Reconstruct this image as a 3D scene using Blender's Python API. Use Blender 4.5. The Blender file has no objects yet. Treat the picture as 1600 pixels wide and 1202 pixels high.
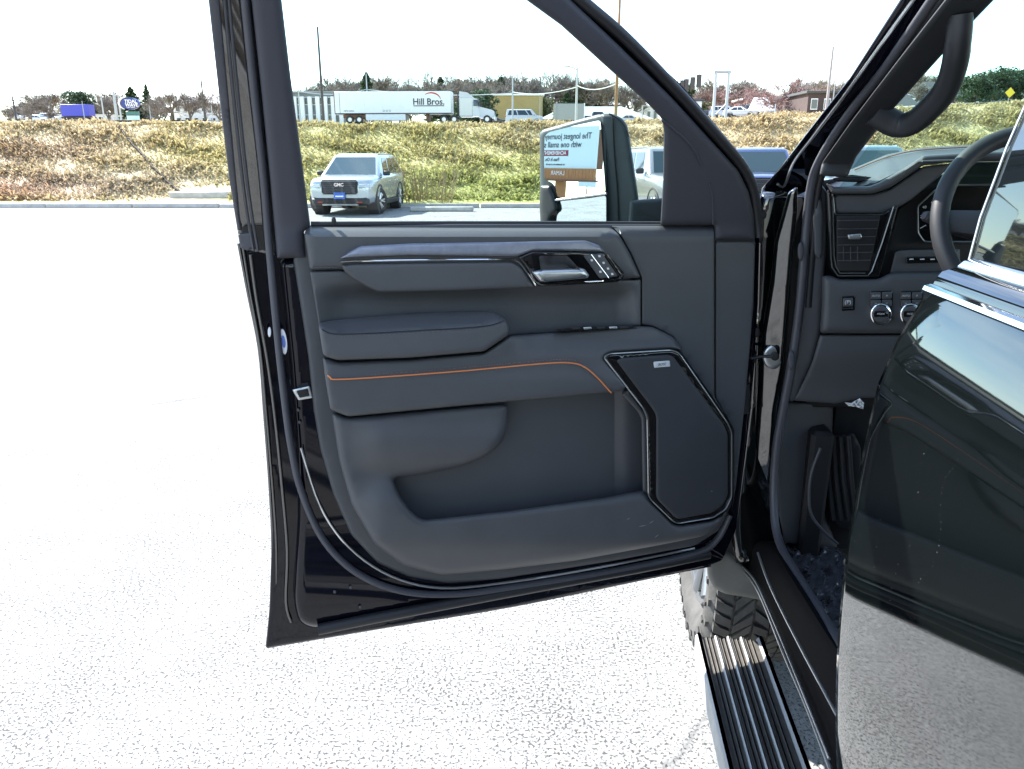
import bpy, math, random
import numpy as np
from mathutils import Vector, Matrix
from mathutils.geometry import delaunay_2d_cdt
R = math.radians
random.seed(7); rng = np.random.default_rng(7)
scene = bpy.context.scene
COL = scene.collection

# ------------------------------------------------------------------ camera, sky, sun, exposure
CAM_H = 1.68; PITCH = R(16.5); F = 1200.0
cam_d = bpy.data.cameras.new('camera'); cam = bpy.data.objects.new('camera', cam_d); COL.objects.link(cam)
cam.location = (0, 0, CAM_H); cam.rotation_euler = (R(90) - PITCH, 0, 0)
cam_d.sensor_width = 36; cam_d.lens = F / 1600 * 36; cam_d.clip_start = 0.03; cam_d.clip_end = 3000
scene.camera = cam

SUN_EL = R(41); SUN_LEFT = R(48)            # sun stands ahead and to the left of the camera
to_sun = Vector((-math.sin(SUN_LEFT) * math.cos(SUN_EL), math.cos(SUN_LEFT) * math.cos(SUN_EL), math.sin(SUN_EL)))
world = bpy.data.worlds.new('World'); scene.world = world; world.use_nodes = True
wn = world.node_tree.nodes; wl = world.node_tree.links; wn.clear()
w_out = wn.new('ShaderNodeOutputWorld'); w_bg = wn.new('ShaderNodeBackground'); w_sky = wn.new('ShaderNodeTexSky')
w_sky.sky_type = 'NISHITA'; w_sky.sun_disc = False; w_sky.sun_elevation = SUN_EL; w_sky.sun_rotation = -SUN_LEFT
w_sky.air_density = 1.0; w_sky.dust_density = 0.15; w_sky.ozone_density = 1.0
w_co = wn.new('ShaderNodeTexCoord'); w_map = wn.new('ShaderNodeMapping'); w_map.inputs['Scale'].default_value = (1.2, 3.4, 5.0)
w_map.inputs['Rotation'].default_value = (0.2, 0.1, 0.5)
w_ns = wn.new('ShaderNodeTexNoise'); w_ns.inputs['Scale'].default_value = 1.6; w_ns.inputs['Detail'].default_value = 7; w_ns.inputs['Roughness'].default_value = 0.55
w_rp = wn.new('ShaderNodeValToRGB'); w_rp.color_ramp.elements[0].position = 0.47; w_rp.color_ramp.elements[1].position = 0.80
w_rp.color_ramp.elements[1].color = (0.75, 0.75, 0.75, 1)
w_mx = wn.new('ShaderNodeMix'); w_mx.data_type = 'RGBA'; w_mx.inputs[7].default_value = (9.0, 9.6, 10.2, 1)
wl.new(w_co.outputs['Generated'], w_map.inputs['Vector']); wl.new(w_map.outputs['Vector'], w_ns.inputs['Vector'])
wl.new(w_ns.outputs['Fac'], w_rp.inputs['Fac']); wl.new(w_rp.outputs['Color'], w_mx.inputs[0]); wl.new(w_sky.outputs['Color'], w_mx.inputs[6])
wl.new(w_mx.outputs[2], w_bg.inputs['Color']); w_bg.inputs['Strength'].default_value = 0.12
wl.new(w_bg.outputs['Background'], w_out.inputs['Surface'])

sun_d = bpy.data.lights.new('sun', 'SUN'); sun = bpy.data.objects.new('sun', sun_d); COL.objects.link(sun)
sun_d.energy = 4.5; sun_d.angle = R(0.5); sun_d.color = (1.0, 0.95, 0.88)
sun.rotation_euler = to_sun.to_track_quat('Z', 'Y').to_euler(); sun.location = (-20, 15, 30)

scene.view_settings.view_transform = 'Standard'; scene.view_settings.look = 'None'
scene.view_settings.exposure = 2.05; scene.view_settings.gamma = 1.0; scene.view_settings.use_curve_mapping = False
scene.render.engine = 'CYCLES'; scene.cycles.use_denoising = True
scene.cycles.max_bounces = 10; scene.cycles.transparent_max_bounces = 16; scene.cycles.sample_clamp_indirect = 6.0
scene.cycles.caustics_reflective = False; scene.cycles.caustics_refractive = False

# ------------------------------------------------------------------ pixel to place helpers
CP, SP = math.cos(PITCH), math.sin(PITCH)
CAM = np.array([0, 0, CAM_H])
def ray(px, py):
    x = px - 800.0; y = py - 601.0
    return np.array([x, F * CP - y * SP, -(F * SP + y * CP)])
def plane_hit(px, py, p0, n):
    d = ray(px, py); n = np.asarray(n); return CAM + d * (np.dot(np.asarray(p0) - CAM, n) / np.dot(d, n))
def tan_at(px, py):
    d = ray(px, py); return d[2] / d[1]
def at_y(px, py, Y):
    d = ray(px, py); return CAM + d * (Y / d[1])
# truck frame: a = metres right of the camera's line, b = metres forward along the truck
HEAD = R(5.2); FW = np.array([math.sin(HEAD), math.cos(HEAD), 0]); RT = np.array([math.cos(HEAD), -math.sin(HEAD), 0])
def TR(a, b, z): p = RT * a + FW * b; return np.array([p[0], p[1], z])
def Tp(px, py, b): return plane_hit(px, py, FW * b, FW)
def Sp(px, py, a): return plane_hit(px, py, RT * a, RT)
def Gp(px, py, z): return plane_hit(px, py, (0, 0, z), (0, 0, 1))
# open front door: plane through its two lower corners; w = metres toward the cabin side
DL = np.array([-0.539, 1.467, 0.62]); DR = np.array([0.566, 1.866, 0.62])
DU = (DR - DL) / np.linalg.norm(DR - DL); DN = np.array([DU[1], -DU[0], 0.0])
def Dp(px, py, w): return plane_hit(px, py, DL + DN * w, DN)

# ------------------------------------------------------------------ objects
WLOC = {}
def tag(o, label=None, cat=None, group=None, kind=None):
    if label: o['label'] = label
    if cat: o['category'] = cat
    if group: o['group'] = group
    if kind: o['kind'] = kind
    return o
def empty(name, loc=(0, 0, 0)):
    o = bpy.data.objects.new(name, None); COL.objects.link(o); o.location = loc; o.empty_display_size = 0.2
    WLOC[o.name] = Vector(loc); return o
def new_mesh(name, verts, faces, mat, smooth=True, sharp=40):
    me = bpy.data.meshes.new(name); me.from_pydata([tuple(v) for v in verts], [], [tuple(f) for f in faces])
    if mat is not None: me.materials.append(mat)
    if smooth:
        me.shade_smooth()
        me.set_sharp_from_angle(angle=R(sharp))
    return me
def mk(name, verts, faces, mat, parent=None, smooth=True, sharp=40, base=False):
    v = np.asarray(verts, float); lo, hi = v.min(0), v.max(0); org = (lo + hi) / 2
    if base: org[2] = lo[2]
    me = new_mesh(name, v - org, faces, mat, smooth, sharp)
    o = bpy.data.objects.new(name, me); COL.objects.link(o)
    WLOC[o.name] = Vector(org)
    if parent is not None:
        o.parent = parent; o.location = Vector(org) - WLOC[parent.name]
    else: o.location = org
    return o
def copy_tree(o, parent=None):
    c = o.copy(); COL.objects.link(c); c.parent = parent
    WLOC[c.name] = WLOC.get(o.name, Vector())
    for ch in list(o.children): copy_tree(ch, c)
    return c

# ------------------------------------------------------------------ mesh makers (return verts, faces)
def join(*parts):
    V, Fc = [], []
    for v, f in parts:
        n = len(V); V += [tuple(p) for p in v]; Fc += [tuple(i + n for i in q) for q in f]
    return V, Fc
def box_m(c, s, rz=0.0, bev=0.0):
    x, y, z = [q / 2 for q in s]
    if bev <= 0:
        v = [(-x,-y,-z),(x,-y,-z),(x,y,-z),(-x,y,-z),(-x,-y,z),(x,-y,z),(x,y,z),(-x,y,z)]
        f = [(0,3,2,1),(4,5,6,7),(0,1,5,4),(1,2,6,5),(2,3,7,6),(3,0,4,7)]
    else:
        b = min(bev, x * .95, y * .95, z * .95); v = []
        for zz, i in ((-z, b), (-z + b, 0), (z - b, 0), (z, b)):
            X, Y = x - i, y - i; k = b if i == 0 else b * .6
            v += [(-X + k, -Y, zz), (X - k, -Y, zz), (X, -Y + k, zz), (X, Y - k, zz), (X - k, Y, zz), (-X + k, Y, zz), (-X, Y - k, zz), (-X, -Y + k, zz)]
        f = [tuple(range(7, -1, -1)), tuple(range(24, 32))]
        for l in range(3):
            for i in range(8): f.append((l*8+i, l*8+(i+1) % 8, l*8+8+(i+1) % 8, l*8+8+i))
    ca, sa = math.cos(rz), math.sin(rz)
    return [(c[0] + p[0]*ca - p[1]*sa, c[1] + p[0]*sa + p[1]*ca, c[2] + p[2]) for p in v], f
def tube_m(path, r, n=8, closed=False, flat=1.0, up=None, cap=True):
    P = [np.asarray(p, float) for p in path]; m = len(P); V, Fc = [], []
    rr = r if hasattr(r, '__len__') else [r] * m
    nrm = None
    for i in range(m):
        a = P[i - 1] if (i > 0 or closed) else P[i]; b = P[(i + 1) % m] if (i < m - 1 or closed) else P[i]
        t = b - a; t = t / (np.linalg.norm(t) + 1e-12)
        if nrm is None:
            u = np.array(up if up is not None else ((0, 0, 1) if abs(t[2]) < .9 else (1, 0, 0)), float)
        else: u = nrm
        if up is not None: u = np.array(up, float)
        u = u - t * np.dot(u, t); u = u / (np.linalg.norm(u) + 1e-12); nrm = u; s = np.cross(t, u)
        for k in range(n):
            q = 2 * math.pi * k / n; V.append(P[i] + (u * math.cos(q) * flat + s * math.sin(q)) * rr[i])
    for i in range(m if closed else m - 1):
        for k in range(n):
            a = i * n + k; b = i * n + (k + 1) % n; c = ((i + 1) % m) * n
            Fc.append((a, c + k, c + (k + 1) % n, b))
    if cap and not closed:
        Fc.append(tuple(range(n))); Fc.append(tuple((m - 1) * n + k for k in range(n - 1, -1, -1)))
    return V, Fc
def loft_m(rings, closed=True, cap=True):
    n = len(rings[0]); V = [tuple(p) for r in rings for p in r]; Fc = []
    for i in range(len(rings) - 1):
        for k in range(n if closed else n - 1):
            Fc.append((i*n+k, i*n+(k+1) % n, (i+1)*n+(k+1) % n, (i+1)*n+k))
    if cap and closed:
        Fc.append(tuple(range(n - 1, -1, -1))); Fc.append(tuple((len(rings)-1)*n+k for k in range(n)))
    return V, Fc
def lathe_m(prof, n=32, axis='x', c=(0, 0, 0)):
    V, Fc = [], []; m = len(prof)
    for i in range(n):
        q = 2 * math.pi * i / n; cs, sn = math.cos(q), math.sin(q)
        for (d, r) in prof:
            if axis == 'x': V.append((c[0] + d, c[1] + r * cs, c[2] + r * sn))
            else: V.append((c[0] + r * cs, c[1] + r * sn, c[2] + d))
    for i in range(n):
        for j in range(m - 1):
            a = i*m + j; b = ((i+1) % n)*m + j; Fc.append((a, a + 1, b + 1, b))
    return V, Fc
def spline(pts, k=5):
    P = [np.asarray(p, float) for p in pts]; out = []
    for i in range(len(P) - 1):
        p0 = P[max(i-1, 0)]; p1 = P[i]; p2 = P[i+1]; p3 = P[min(i+2, len(P)-1)]
        for j in range(k):
            t = j / k
            out.append(.5*((2*p1) + (p2-p0)*t + (2*p0-5*p1+4*p2-p3)*t*t + (3*p1-p0-3*p2+p3)*t**3))
    out.append(P[-1]); return out
def rounded(poly, rad=5, k=4):
    """round the corners of a 2-D polygon"""
    P = [np.asarray(p, float) for p in poly]; n = len(P); out = []
    for i in range(n):
        a, p, b = P[i-1], P[i], P[(i+1) % n]
        da, db = np.linalg.norm(a-p), np.linalg.norm(b-p); q = min(rad, da*.45, db*.45)
        s = p + (a-p)/da*q; e = p + (b-p)/db*q
        for j in range(k + 1):
            t = j / k; out.append((1-t)**2*s + 2*t*(1-t)*p + t*t*e)
    return [tuple(p) for p in out]
def inside(pts, poly):
    x, y = pts[:, 0], pts[:, 1]; c = np.zeros(len(pts), bool); P = np.asarray(poly); Q = np.roll(P, -1, 0)
    for (x1, y1), (x2, y2) in zip(P, Q):
        if y1 == y2: continue
        k = ((y1 > y) != (y2 > y)) & (x < (x2-x1)*(y-y1)/(y2-y1)+x1); c ^= k
    return c
def seg_dist(pts, poly):
    P = np.asarray(poly); Q = np.roll(P, -1, 0); best = np.full(len(pts), 1e9)
    for p, q in zip(P, Q):
        d = q - p; L = d @ d + 1e-12; t = np.clip(((pts - p) @ d) / L, 0, 1)
        best = np.minimum(best, np.hypot(*(pts - p - t[:, None]*d).T))
    return best
def densify(poly, step):
    out = []
    for i in range(len(poly)):
        p = np.asarray(poly[i], float); q = np.asarray(poly[(i+1) % len(poly)], float); m = max(1, int(np.linalg.norm(q-p)/step))
        out += [p + (q-p)*j/m for j in range(m)]
    return np.array(out)
def puff_m(poly, frame, w0, r=5, h=None, depth=0.02, step=9, wf=None, back=False, px=0.00128):
    """a cushioned slab: polygon in pixels laid on a real plane, rounded edge of r pixels, skirts going back by depth"""
    B = densify(poly, step); nb = len(B); h = r * px if h is None else h
    area = sum(B[i][0]*B[(i+1) % nb][1]-B[(i+1) % nb][0]*B[i][1] for i in range(nb))
    if area < 0: B = B[::-1]
    tg = np.roll(B, -1, 0) - np.roll(B, 1, 0); tg /= (np.linalg.norm(tg, axis=1)[:, None] + 1e-9); nn = np.stack([-tg[:, 1], tg[:, 0]], 1)
    ex = []
    for k in ((.08, .25, .55, 1.0) if h > 0 else ()):
        q = B + nn * r * k; ok = inside(q, B); q = q[ok]
        if len(q): q = q[seg_dist(q, B) > r * k * .9]
        if len(q): ex.append(q)
    lo, hi = B.min(0), B.max(0)
    gx, gy = np.meshgrid(np.arange(lo[0], hi[0], step), np.arange(lo[1], hi[1], step)); g = np.stack([gx.ravel() + .37, gy.ravel() + .21], 1)
    if len(g):
        g = g[inside(g, B)]
        if len(g): g = g[seg_dist(g, B) > max(r, 1.0) * 1.05]
        if len(g): ex.append(g)
    P = np.concatenate([B] + ex) if ex else B
    res = delaunay_2d_cdt([Vector(p) for p in P], [(i, (i+1) % nb) for i in range(nb)], [], 0, 1e-5)
    V2 = np.array([tuple(v) for v in res[0]]); T = np.array([t for t in res[2] if len(t) == 3])
    cen = V2[T].mean(1); T = T[inside(cen, B)]
    d = seg_dist(V2, B); u = np.clip(d / max(r, 1e-6), 0, 1); w = w0 - h + h*np.sqrt(np.clip(1-(1-u)**2, 0, 1))
    if wf is not None: w = w + np.array([wf(p[0], p[1]) for p in V2])
    V = [frame(p[0], p[1], ww) for p, ww in zip(V2, w)]; Fc = []
    for t in T:
        a, b, c = V2[t]; cr = (b[0]-a[0])*(c[1]-a[1])-(b[1]-a[1])*(c[0]-a[0])
        Fc.append(tuple(t) if cr < 0 else tuple(t[::-1]))
    # boundary edges of kept triangles -> skirt
    cnt = {}
    for t in Fc:
        for i in range(3): cnt[(t[i], t[(i+1) % 3])] = 1
    bd = [(a, b) for (a, b) in cnt if (b, a) not in cnt]; idx = {}
    for a, b in bd:
        for q in (a, b):
            if q not in idx: idx[q] = len(V); V.append(frame(V2[q][0], V2[q][1], w[q] - depth))
    n0 = len(Fc)
    for a, b in bd: Fc.append((b, a, idx[a], idx[b]))
    if back:
        Fc += [tuple(idx.get(q, -1) for q in t[::-1]) for t in Fc[:n0] if all(q in idx for q in t)]
    return V, Fc
def puff(name, poly, frame, w0, mat, parent=None, **k):
    sharp = k.pop('sharp', 50); v, f = puff_m(poly, frame, w0, **k); return mk(name, v, f, mat, parent, True, sharp)
def tube(name, path, r, mat, parent=None, **k):
    v, f = tube_m(path, r, **k); return mk(name, v, f, mat, parent, True, 60)
def box(name, c, s, mat, parent=None, rz=0.0, bev=0.0):
    v, f = box_m(c, s, rz, bev); return mk(name, v, f, mat, parent, bev > 0, 35)
def quad_m(a, b, c, d, th=0.0):
    P = [np.asarray(p, float) for p in (a, b, c, d)]; n = np.cross(P[1]-P[0], P[3]-P[0]); n /= np.linalg.norm(n)
    if th == 0: return P, [(0, 1, 2, 3)]
    V = P + [p - n*th for p in P]; return V, [(0,1,2,3),(7,6,5,4),(0,4,5,1),(1,5,6,2),(2,6,7,3),(3,7,4,0)]
_txt = {}
def text_m(s, size=1.0, ext=0.0, align='CENTER', shear=0.0, bold=0.0):
    key = (s, size, ext, align, shear, bold)
    if key not in _txt:
        c = bpy.data.curves.new('t', 'FONT'); c.body = s; c.size = size; c.extrude = ext; c.align_x = align; c.align_y = 'CENTER'; c.shear = shear; c.resolution_u = 3; c.offset = bold
        o = bpy.data.objects.new('t', c); COL.objects.link(o); dg = bpy.context.evaluated_depsgraph_get(); me = o.evaluated_get(dg).to_mesh()
        _txt[key] = ([tuple(v.co) for v in me.vertices], [tuple(p.vertices) for p in me.polygons])
        o.evaluated_get(dg).to_mesh_clear(); bpy.data.objects.remove(o); bpy.data.curves.remove(c)
    return _txt[key]
def text(name, s, org, xdir, ydir, size, mat, parent, ext=0.0, **k):
    v, f = text_m(s, size, ext, **k); x = np.asarray(xdir, float); y = np.asarray(ydir, float); z = np.cross(x, y); o = np.asarray(org, float)
    return mk(name, [o + x*p[0] + y*p[1] + z*p[2] for p in v], f, mat, parent, False)

# ------------------------------------------------------------------ materials
def nodes(name):
    m = bpy.data.materials.new(name); m.use_nodes = True; nt = m.node_tree; b = nt.nodes['Principled BSDF']; return m, nt, b
def pbr(name, col, rough=.5, metal=0.0, ior=1.45, coat=0.0, var=0.0, vscale=8.0, bump=0.0, bscale=200.0, rvar=0.0, spec=None, bdist=0.002, dirt=None):
    m, nt, b = nodes(name); b.inputs['Base Color'].default_value = (*col, 1); b.inputs['Roughness'].default_value = rough
    b.inputs['Metallic'].default_value = metal; b.inputs['IOR'].default_value = ior; b.inputs['Coat Weight'].default_value = coat
    b.inputs['Coat Roughness'].default_value = 0.03
    if spec is not None: b.inputs['Specular IOR Level'].default_value = spec
    N = nt.nodes.new; L = nt.links.new
    if var or bump or rvar: tc = N('ShaderNodeTexCoord')
    if var:
        n = N('ShaderNodeTexNoise'); n.inputs['Scale'].default_value = vscale; n.inputs['Detail'].default_value = 6; n.inputs['Roughness'].default_value = .65
        L(tc.outputs['Object'], n.inputs['Vector']); mp = N('ShaderNodeMapRange'); mp.inputs[1].default_value = .25; mp.inputs[2].default_value = .75
        mp.inputs[3].default_value = 1-var; mp.inputs[4].default_value = 1+var; L(n.outputs['Fac'], mp.inputs[0])
        mx = N('ShaderNodeMix'); mx.data_type = 'RGBA'; mx.blend_type = 'MULTIPLY'; mx.inputs[0].default_value = 1; mx.inputs[6].default_value = (*col, 1)
        L(mp.outputs[0], mx.inputs[7]); L(mx.outputs[2], b.inputs['Base Color'])
    if rvar:
        n = N('ShaderNodeTexNoise'); n.inputs['Scale'].default_value = vscale * 2; n.inputs['Detail'].default_value = 5; L(tc.outputs['Object'], n.inputs['Vector'])
        mp = N('ShaderNodeMapRange'); mp.inputs[3].default_value = rough - rvar; mp.inputs[4].default_value = rough + rvar; L(n.outputs['Fac'], mp.inputs[0]); L(mp.outputs[0], b.inputs['Roughness'])
    if bump:
        n = N('ShaderNodeTexNoise'); n.inputs['Scale'].default_value = bscale; n.inputs['Detail'].default_value = 3; L(tc.outputs['Object'], n.inputs['Vector'])
        bp = N('ShaderNodeBump'); bp.inputs['Strength'].default_value = bump; bp.inputs['Distance'].default_value = bdist; L(n.outputs['Fac'], bp.inputs['Height']); L(bp.outputs['Normal'], b.inputs['Normal'])
    return m
def glass(name, tint, refl=1.5, rough=0.0):
    m, nt, b = nodes(name); nt.nodes.remove(b); N = nt.nodes.new; L = nt.links.new; o = nt.nodes['Material Output']
    t = N('ShaderNodeBsdfTransparent'); t.inputs['Color'].default_value = (*tint, 1); g = N('ShaderNodeBsdfGlossy'); g.inputs['Roughness'].default_value = rough
    f = N('ShaderNodeFresnel'); f.inputs['IOR'].default_value = refl; x = N('ShaderNodeMixShader')
    bk = N('ShaderNodeNewGeometry'); iv = N('ShaderNodeMath'); iv.operation = 'SUBTRACT'; iv.inputs[0].default_value = 1; L(bk.outputs['Backfacing'], iv.inputs[1]); ml = N('ShaderNodeMath'); ml.operation = 'MULTIPLY'; L(f.outputs[0], ml.inputs[0]); L(iv.outputs[0], ml.inputs[1])
    L(ml.outputs[0], x.inputs[0]); L(t.outputs[0], x.inputs[1]); L(g.outputs[0], x.inputs[2]); L(x.outputs[0], o.inputs['Surface']); return m

M = {}
M['trim'] = pbr('trim_plastic', (.057, .059, .064), .50, var=.10, vscale=3, bump=.25, bscale=700, rvar=.06, bdist=.0006)
M['leather'] = pbr('trim_leather', (.063, .065, .070), .46, var=.10, vscale=4, bump=.35, bscale=420, rvar=.06, bdist=.0008)
M['trim_low'] = pbr('trim_lower', (.063, .064, .069), .48, var=.14, vscale=5, bump=.25, bscale=700, rvar=.07, bdist=.0006)
M['pocket'] = pbr('trim_pocket', (.038, .040, .046), .5, var=.12, vscale=6, bump=.25, bscale=600, bdist=.0006)
M['pillar'] = pbr('trim_pillar', (.036, .036, .045), .62, var=.06, vscale=3, bump=.2, bscale=900, bdist=.0004)
M['mesh'] = pbr('speaker_cloth', (.028, .030, .035), .55, var=.08, vscale=12, bump=.6, bscale=1500, bdist=.0006)
M['paint'] = pbr('black_paint', (.002, .003, .003), .035, ior=2.1, rvar=.02, vscale=6, bump=.02, bscale=14, bdist=.002)
M['jamb'] = pbr('jamb_black_paint', (.003, .003, .007), .05, ior=1.42, rvar=.02, vscale=6)
M['satin_black'] = pbr('satin_black', (.004, .004, .005), .45, ior=1.4, spec=.12)
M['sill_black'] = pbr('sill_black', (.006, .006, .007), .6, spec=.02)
M['scuff'] = pbr('scuff', (.22, .22, .22), .7)
M['badge'] = pbr('badge_silver', (.55, .57, .60), .45, metal=.2)
M['handle_dk'] = pbr('handle_plastic', (.022, .023, .026), .5, bump=.2, bscale=700, bdist=.0005)
M['piano'] = pbr('piano_black', (.006, .006, .007), .08, ior=1.6)
M['dim_metal'] = pbr('dim_metal', (.20, .21, .22), .35, metal=.9)
M['rubber'] = pbr('rubber_seal', (.055, .055, .064), .42, var=.1, vscale=14)
M['rubber_dk'] = pbr('rubber_dark', (.015, .015, .017), .5, var=.1, vscale=10)
M['chrome'] = pbr('chrome', (.85, .86, .88), .08, metal=1, rvar=.03)
M['satin'] = pbr('satin_metal', (.55, .57, .58), .34, metal=.9, rvar=.08)
M['accent'] = pbr('brushed_blue_grey', (.23, .24, .28), .38, metal=.7, var=.15, vscale=60, rvar=.06)
M['orange'] = pbr('orange_stitch', (.60, .19, .06), .55)
M['stitch'] = pbr('grey_thread', (.10, .105, .115), .7)
M['thread_o'] = pbr('brown_thread', (.22, .10, .06), .7)
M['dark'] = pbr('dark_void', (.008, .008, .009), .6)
M['white'] = pbr('white_mark', (.75, .76, .78), .5)
M['icon'] = pbr('icon_print', (.55, .56, .58), .5)
M['red'] = pbr('red_mark', (.5, .02, .02), .5)
M['doorglass'] = glass('door_glass', (.80, .885, .85), 1.45)
M['windshield'] = glass('windshield_glass', (.80, .91, .87), 1.35)
M['darkglass'] = pbr('privacy_glass', (.004, .006, .007), .02, ior=1.9)
M['mirror'] = pbr('mirror_glass', (.80, .88, .90), .0, metal=1)
M['alu'] = pbr('aluminium_step', (.30, .305, .31), .55, metal=.4, var=.25, vscale=20, rvar=.1)
M['step'] = pbr('step_rubber', (.075, .07, .063), .6, var=.35, vscale=30, bump=.4, bscale=120)
M['film'] = pbr('plastic_film', (.06, .064, .075), .16, ior=1.5, bump=.6, bscale=16, bdist=.02)
M['beige'] = pbr('mud_guard', (.13, .125, .115), .55, var=.15, vscale=12)
M['paper'] = pbr('white_paper', (.75, .75, .74), .7)
M['mirror_case'] = pbr('mirror_case', (.040, .052, .056), .5, var=.1, vscale=10, bump=.2, bscale=500, bdist=.0005)

def mat_tyre():
    m = pbr('tyre_rubber', (.062, .060, .057), .75, var=.4, vscale=14, bump=.4, bscale=90, bdist=.003); return m
M['tyre'] = mat_tyre()
def mat_asphalt():
    m, nt, b = nodes('worn_asphalt'); N = nt.nodes.new; L = nt.links.new; tc = N('ShaderNodeTexCoord'); b.inputs['Roughness'].default_value = .85; b.inputs['Specular IOR Level'].default_value = .25
    n1 = N('ShaderNodeTexNoise'); n1.inputs['Scale'].default_value = 105; n1.inputs['Detail'].default_value = 2.5; n1.inputs['Roughness'].default_value = .6
    n2 = N('ShaderNodeTexNoise'); n2.inputs['Scale'].default_value = 2.2; n2.inputs['Detail'].default_value = 5
    n3 = N('ShaderNodeTexVoronoi'); n3.inputs['Scale'].default_value = 120
    n4 = N('ShaderNodeTexVoronoi'); n4.feature = 'DISTANCE_TO_EDGE'; n4.inputs['Scale'].default_value = .33
    nw = N('ShaderNodeTexNoise'); nw.inputs['Scale'].default_value = 1.6; nw.inputs['Detail'].default_value = 8
    mxv = N('ShaderNodeMix'); mxv.data_type = 'VECTOR'; mxv.inputs[0].default_value = .22
    for n in (n1, n2, n3, nw): L(tc.outputs['Object'], n.inputs['Vector'])
    L(tc.outputs['Object'], mxv.inputs[4]); L(nw.outputs['Color'], mxv.inputs[5]); L(mxv.outputs[1], n4.inputs['Vector'])
    # pits: dark where the fine noise is low; the coarse noise moves the threshold
    ad = N('ShaderNodeMath'); ad.operation = 'MULTIPLY_ADD'; ad.inputs[1].default_value = .16; L(n2.outputs['Fac'], ad.inputs[0]); L(n1.outputs['Fac'], ad.inputs[2])
    rp = N('ShaderNodeValToRGB'); e = rp.color_ramp.elements; e[0].position = .466; e[0].color = (0, 0, 0, 1); e[1].position = .518; e[1].color = (1, 1, 1, 1); L(ad.outputs[0], rp.inputs['Fac'])
    st = N('ShaderNodeValToRGB'); e = st.color_ramp.elements; e[0].color = (.185, .19, .19, 1); e[1].color = (.325, .33, .328, 1); L(n3.outputs['Color'], st.inputs['Fac'])
    ck = N('ShaderNodeValToRGB'); e = ck.color_ramp.elements; e[0].position = .0; e[0].color = (.6, .6, .6, 1); e[1].position = .004; e[1].color = (1, 1, 1, 1); L(n4.outputs['Distance'], ck.inputs['Fac'])
    m1 = N('ShaderNodeMix'); m1.data_type = 'RGBA'; m1.inputs[6].default_value = (.075, .073, .07, 1); L(rp.outputs['Color'], m1.inputs[0]); L(st.outputs['Color'], m1.inputs[7])
    m2 = N('ShaderNodeMix'); m2.data_type = 'RGBA'; m2.blend_type = 'MULTIPLY'; m2.inputs[0].default_value = 1; L(m1.outputs[2], m2.inputs[6]); L(ck.outputs['Color'], m2.inputs[7])
    L(m2.outputs[2], b.inputs['Base Color'])
    bp = N('ShaderNodeBump'); bp.inputs['Strength'].default_value = .8; bp.inputs['Distance'].default_value = .006; L(rp.outputs['Color'], bp.inputs['Height']); L(bp.outputs['Normal'], b.inputs['Normal'])
    return m
M['asphalt'] = mat_asphalt()
M['concrete'] = pbr('concrete', (.40, .39, .37), .85, var=.25, vscale=5, bump=.5, bscale=60, bdist=.004)
M['road'] = pbr('pale_road', (.33, .325, .315), .85, var=.15, vscale=.6)

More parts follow.
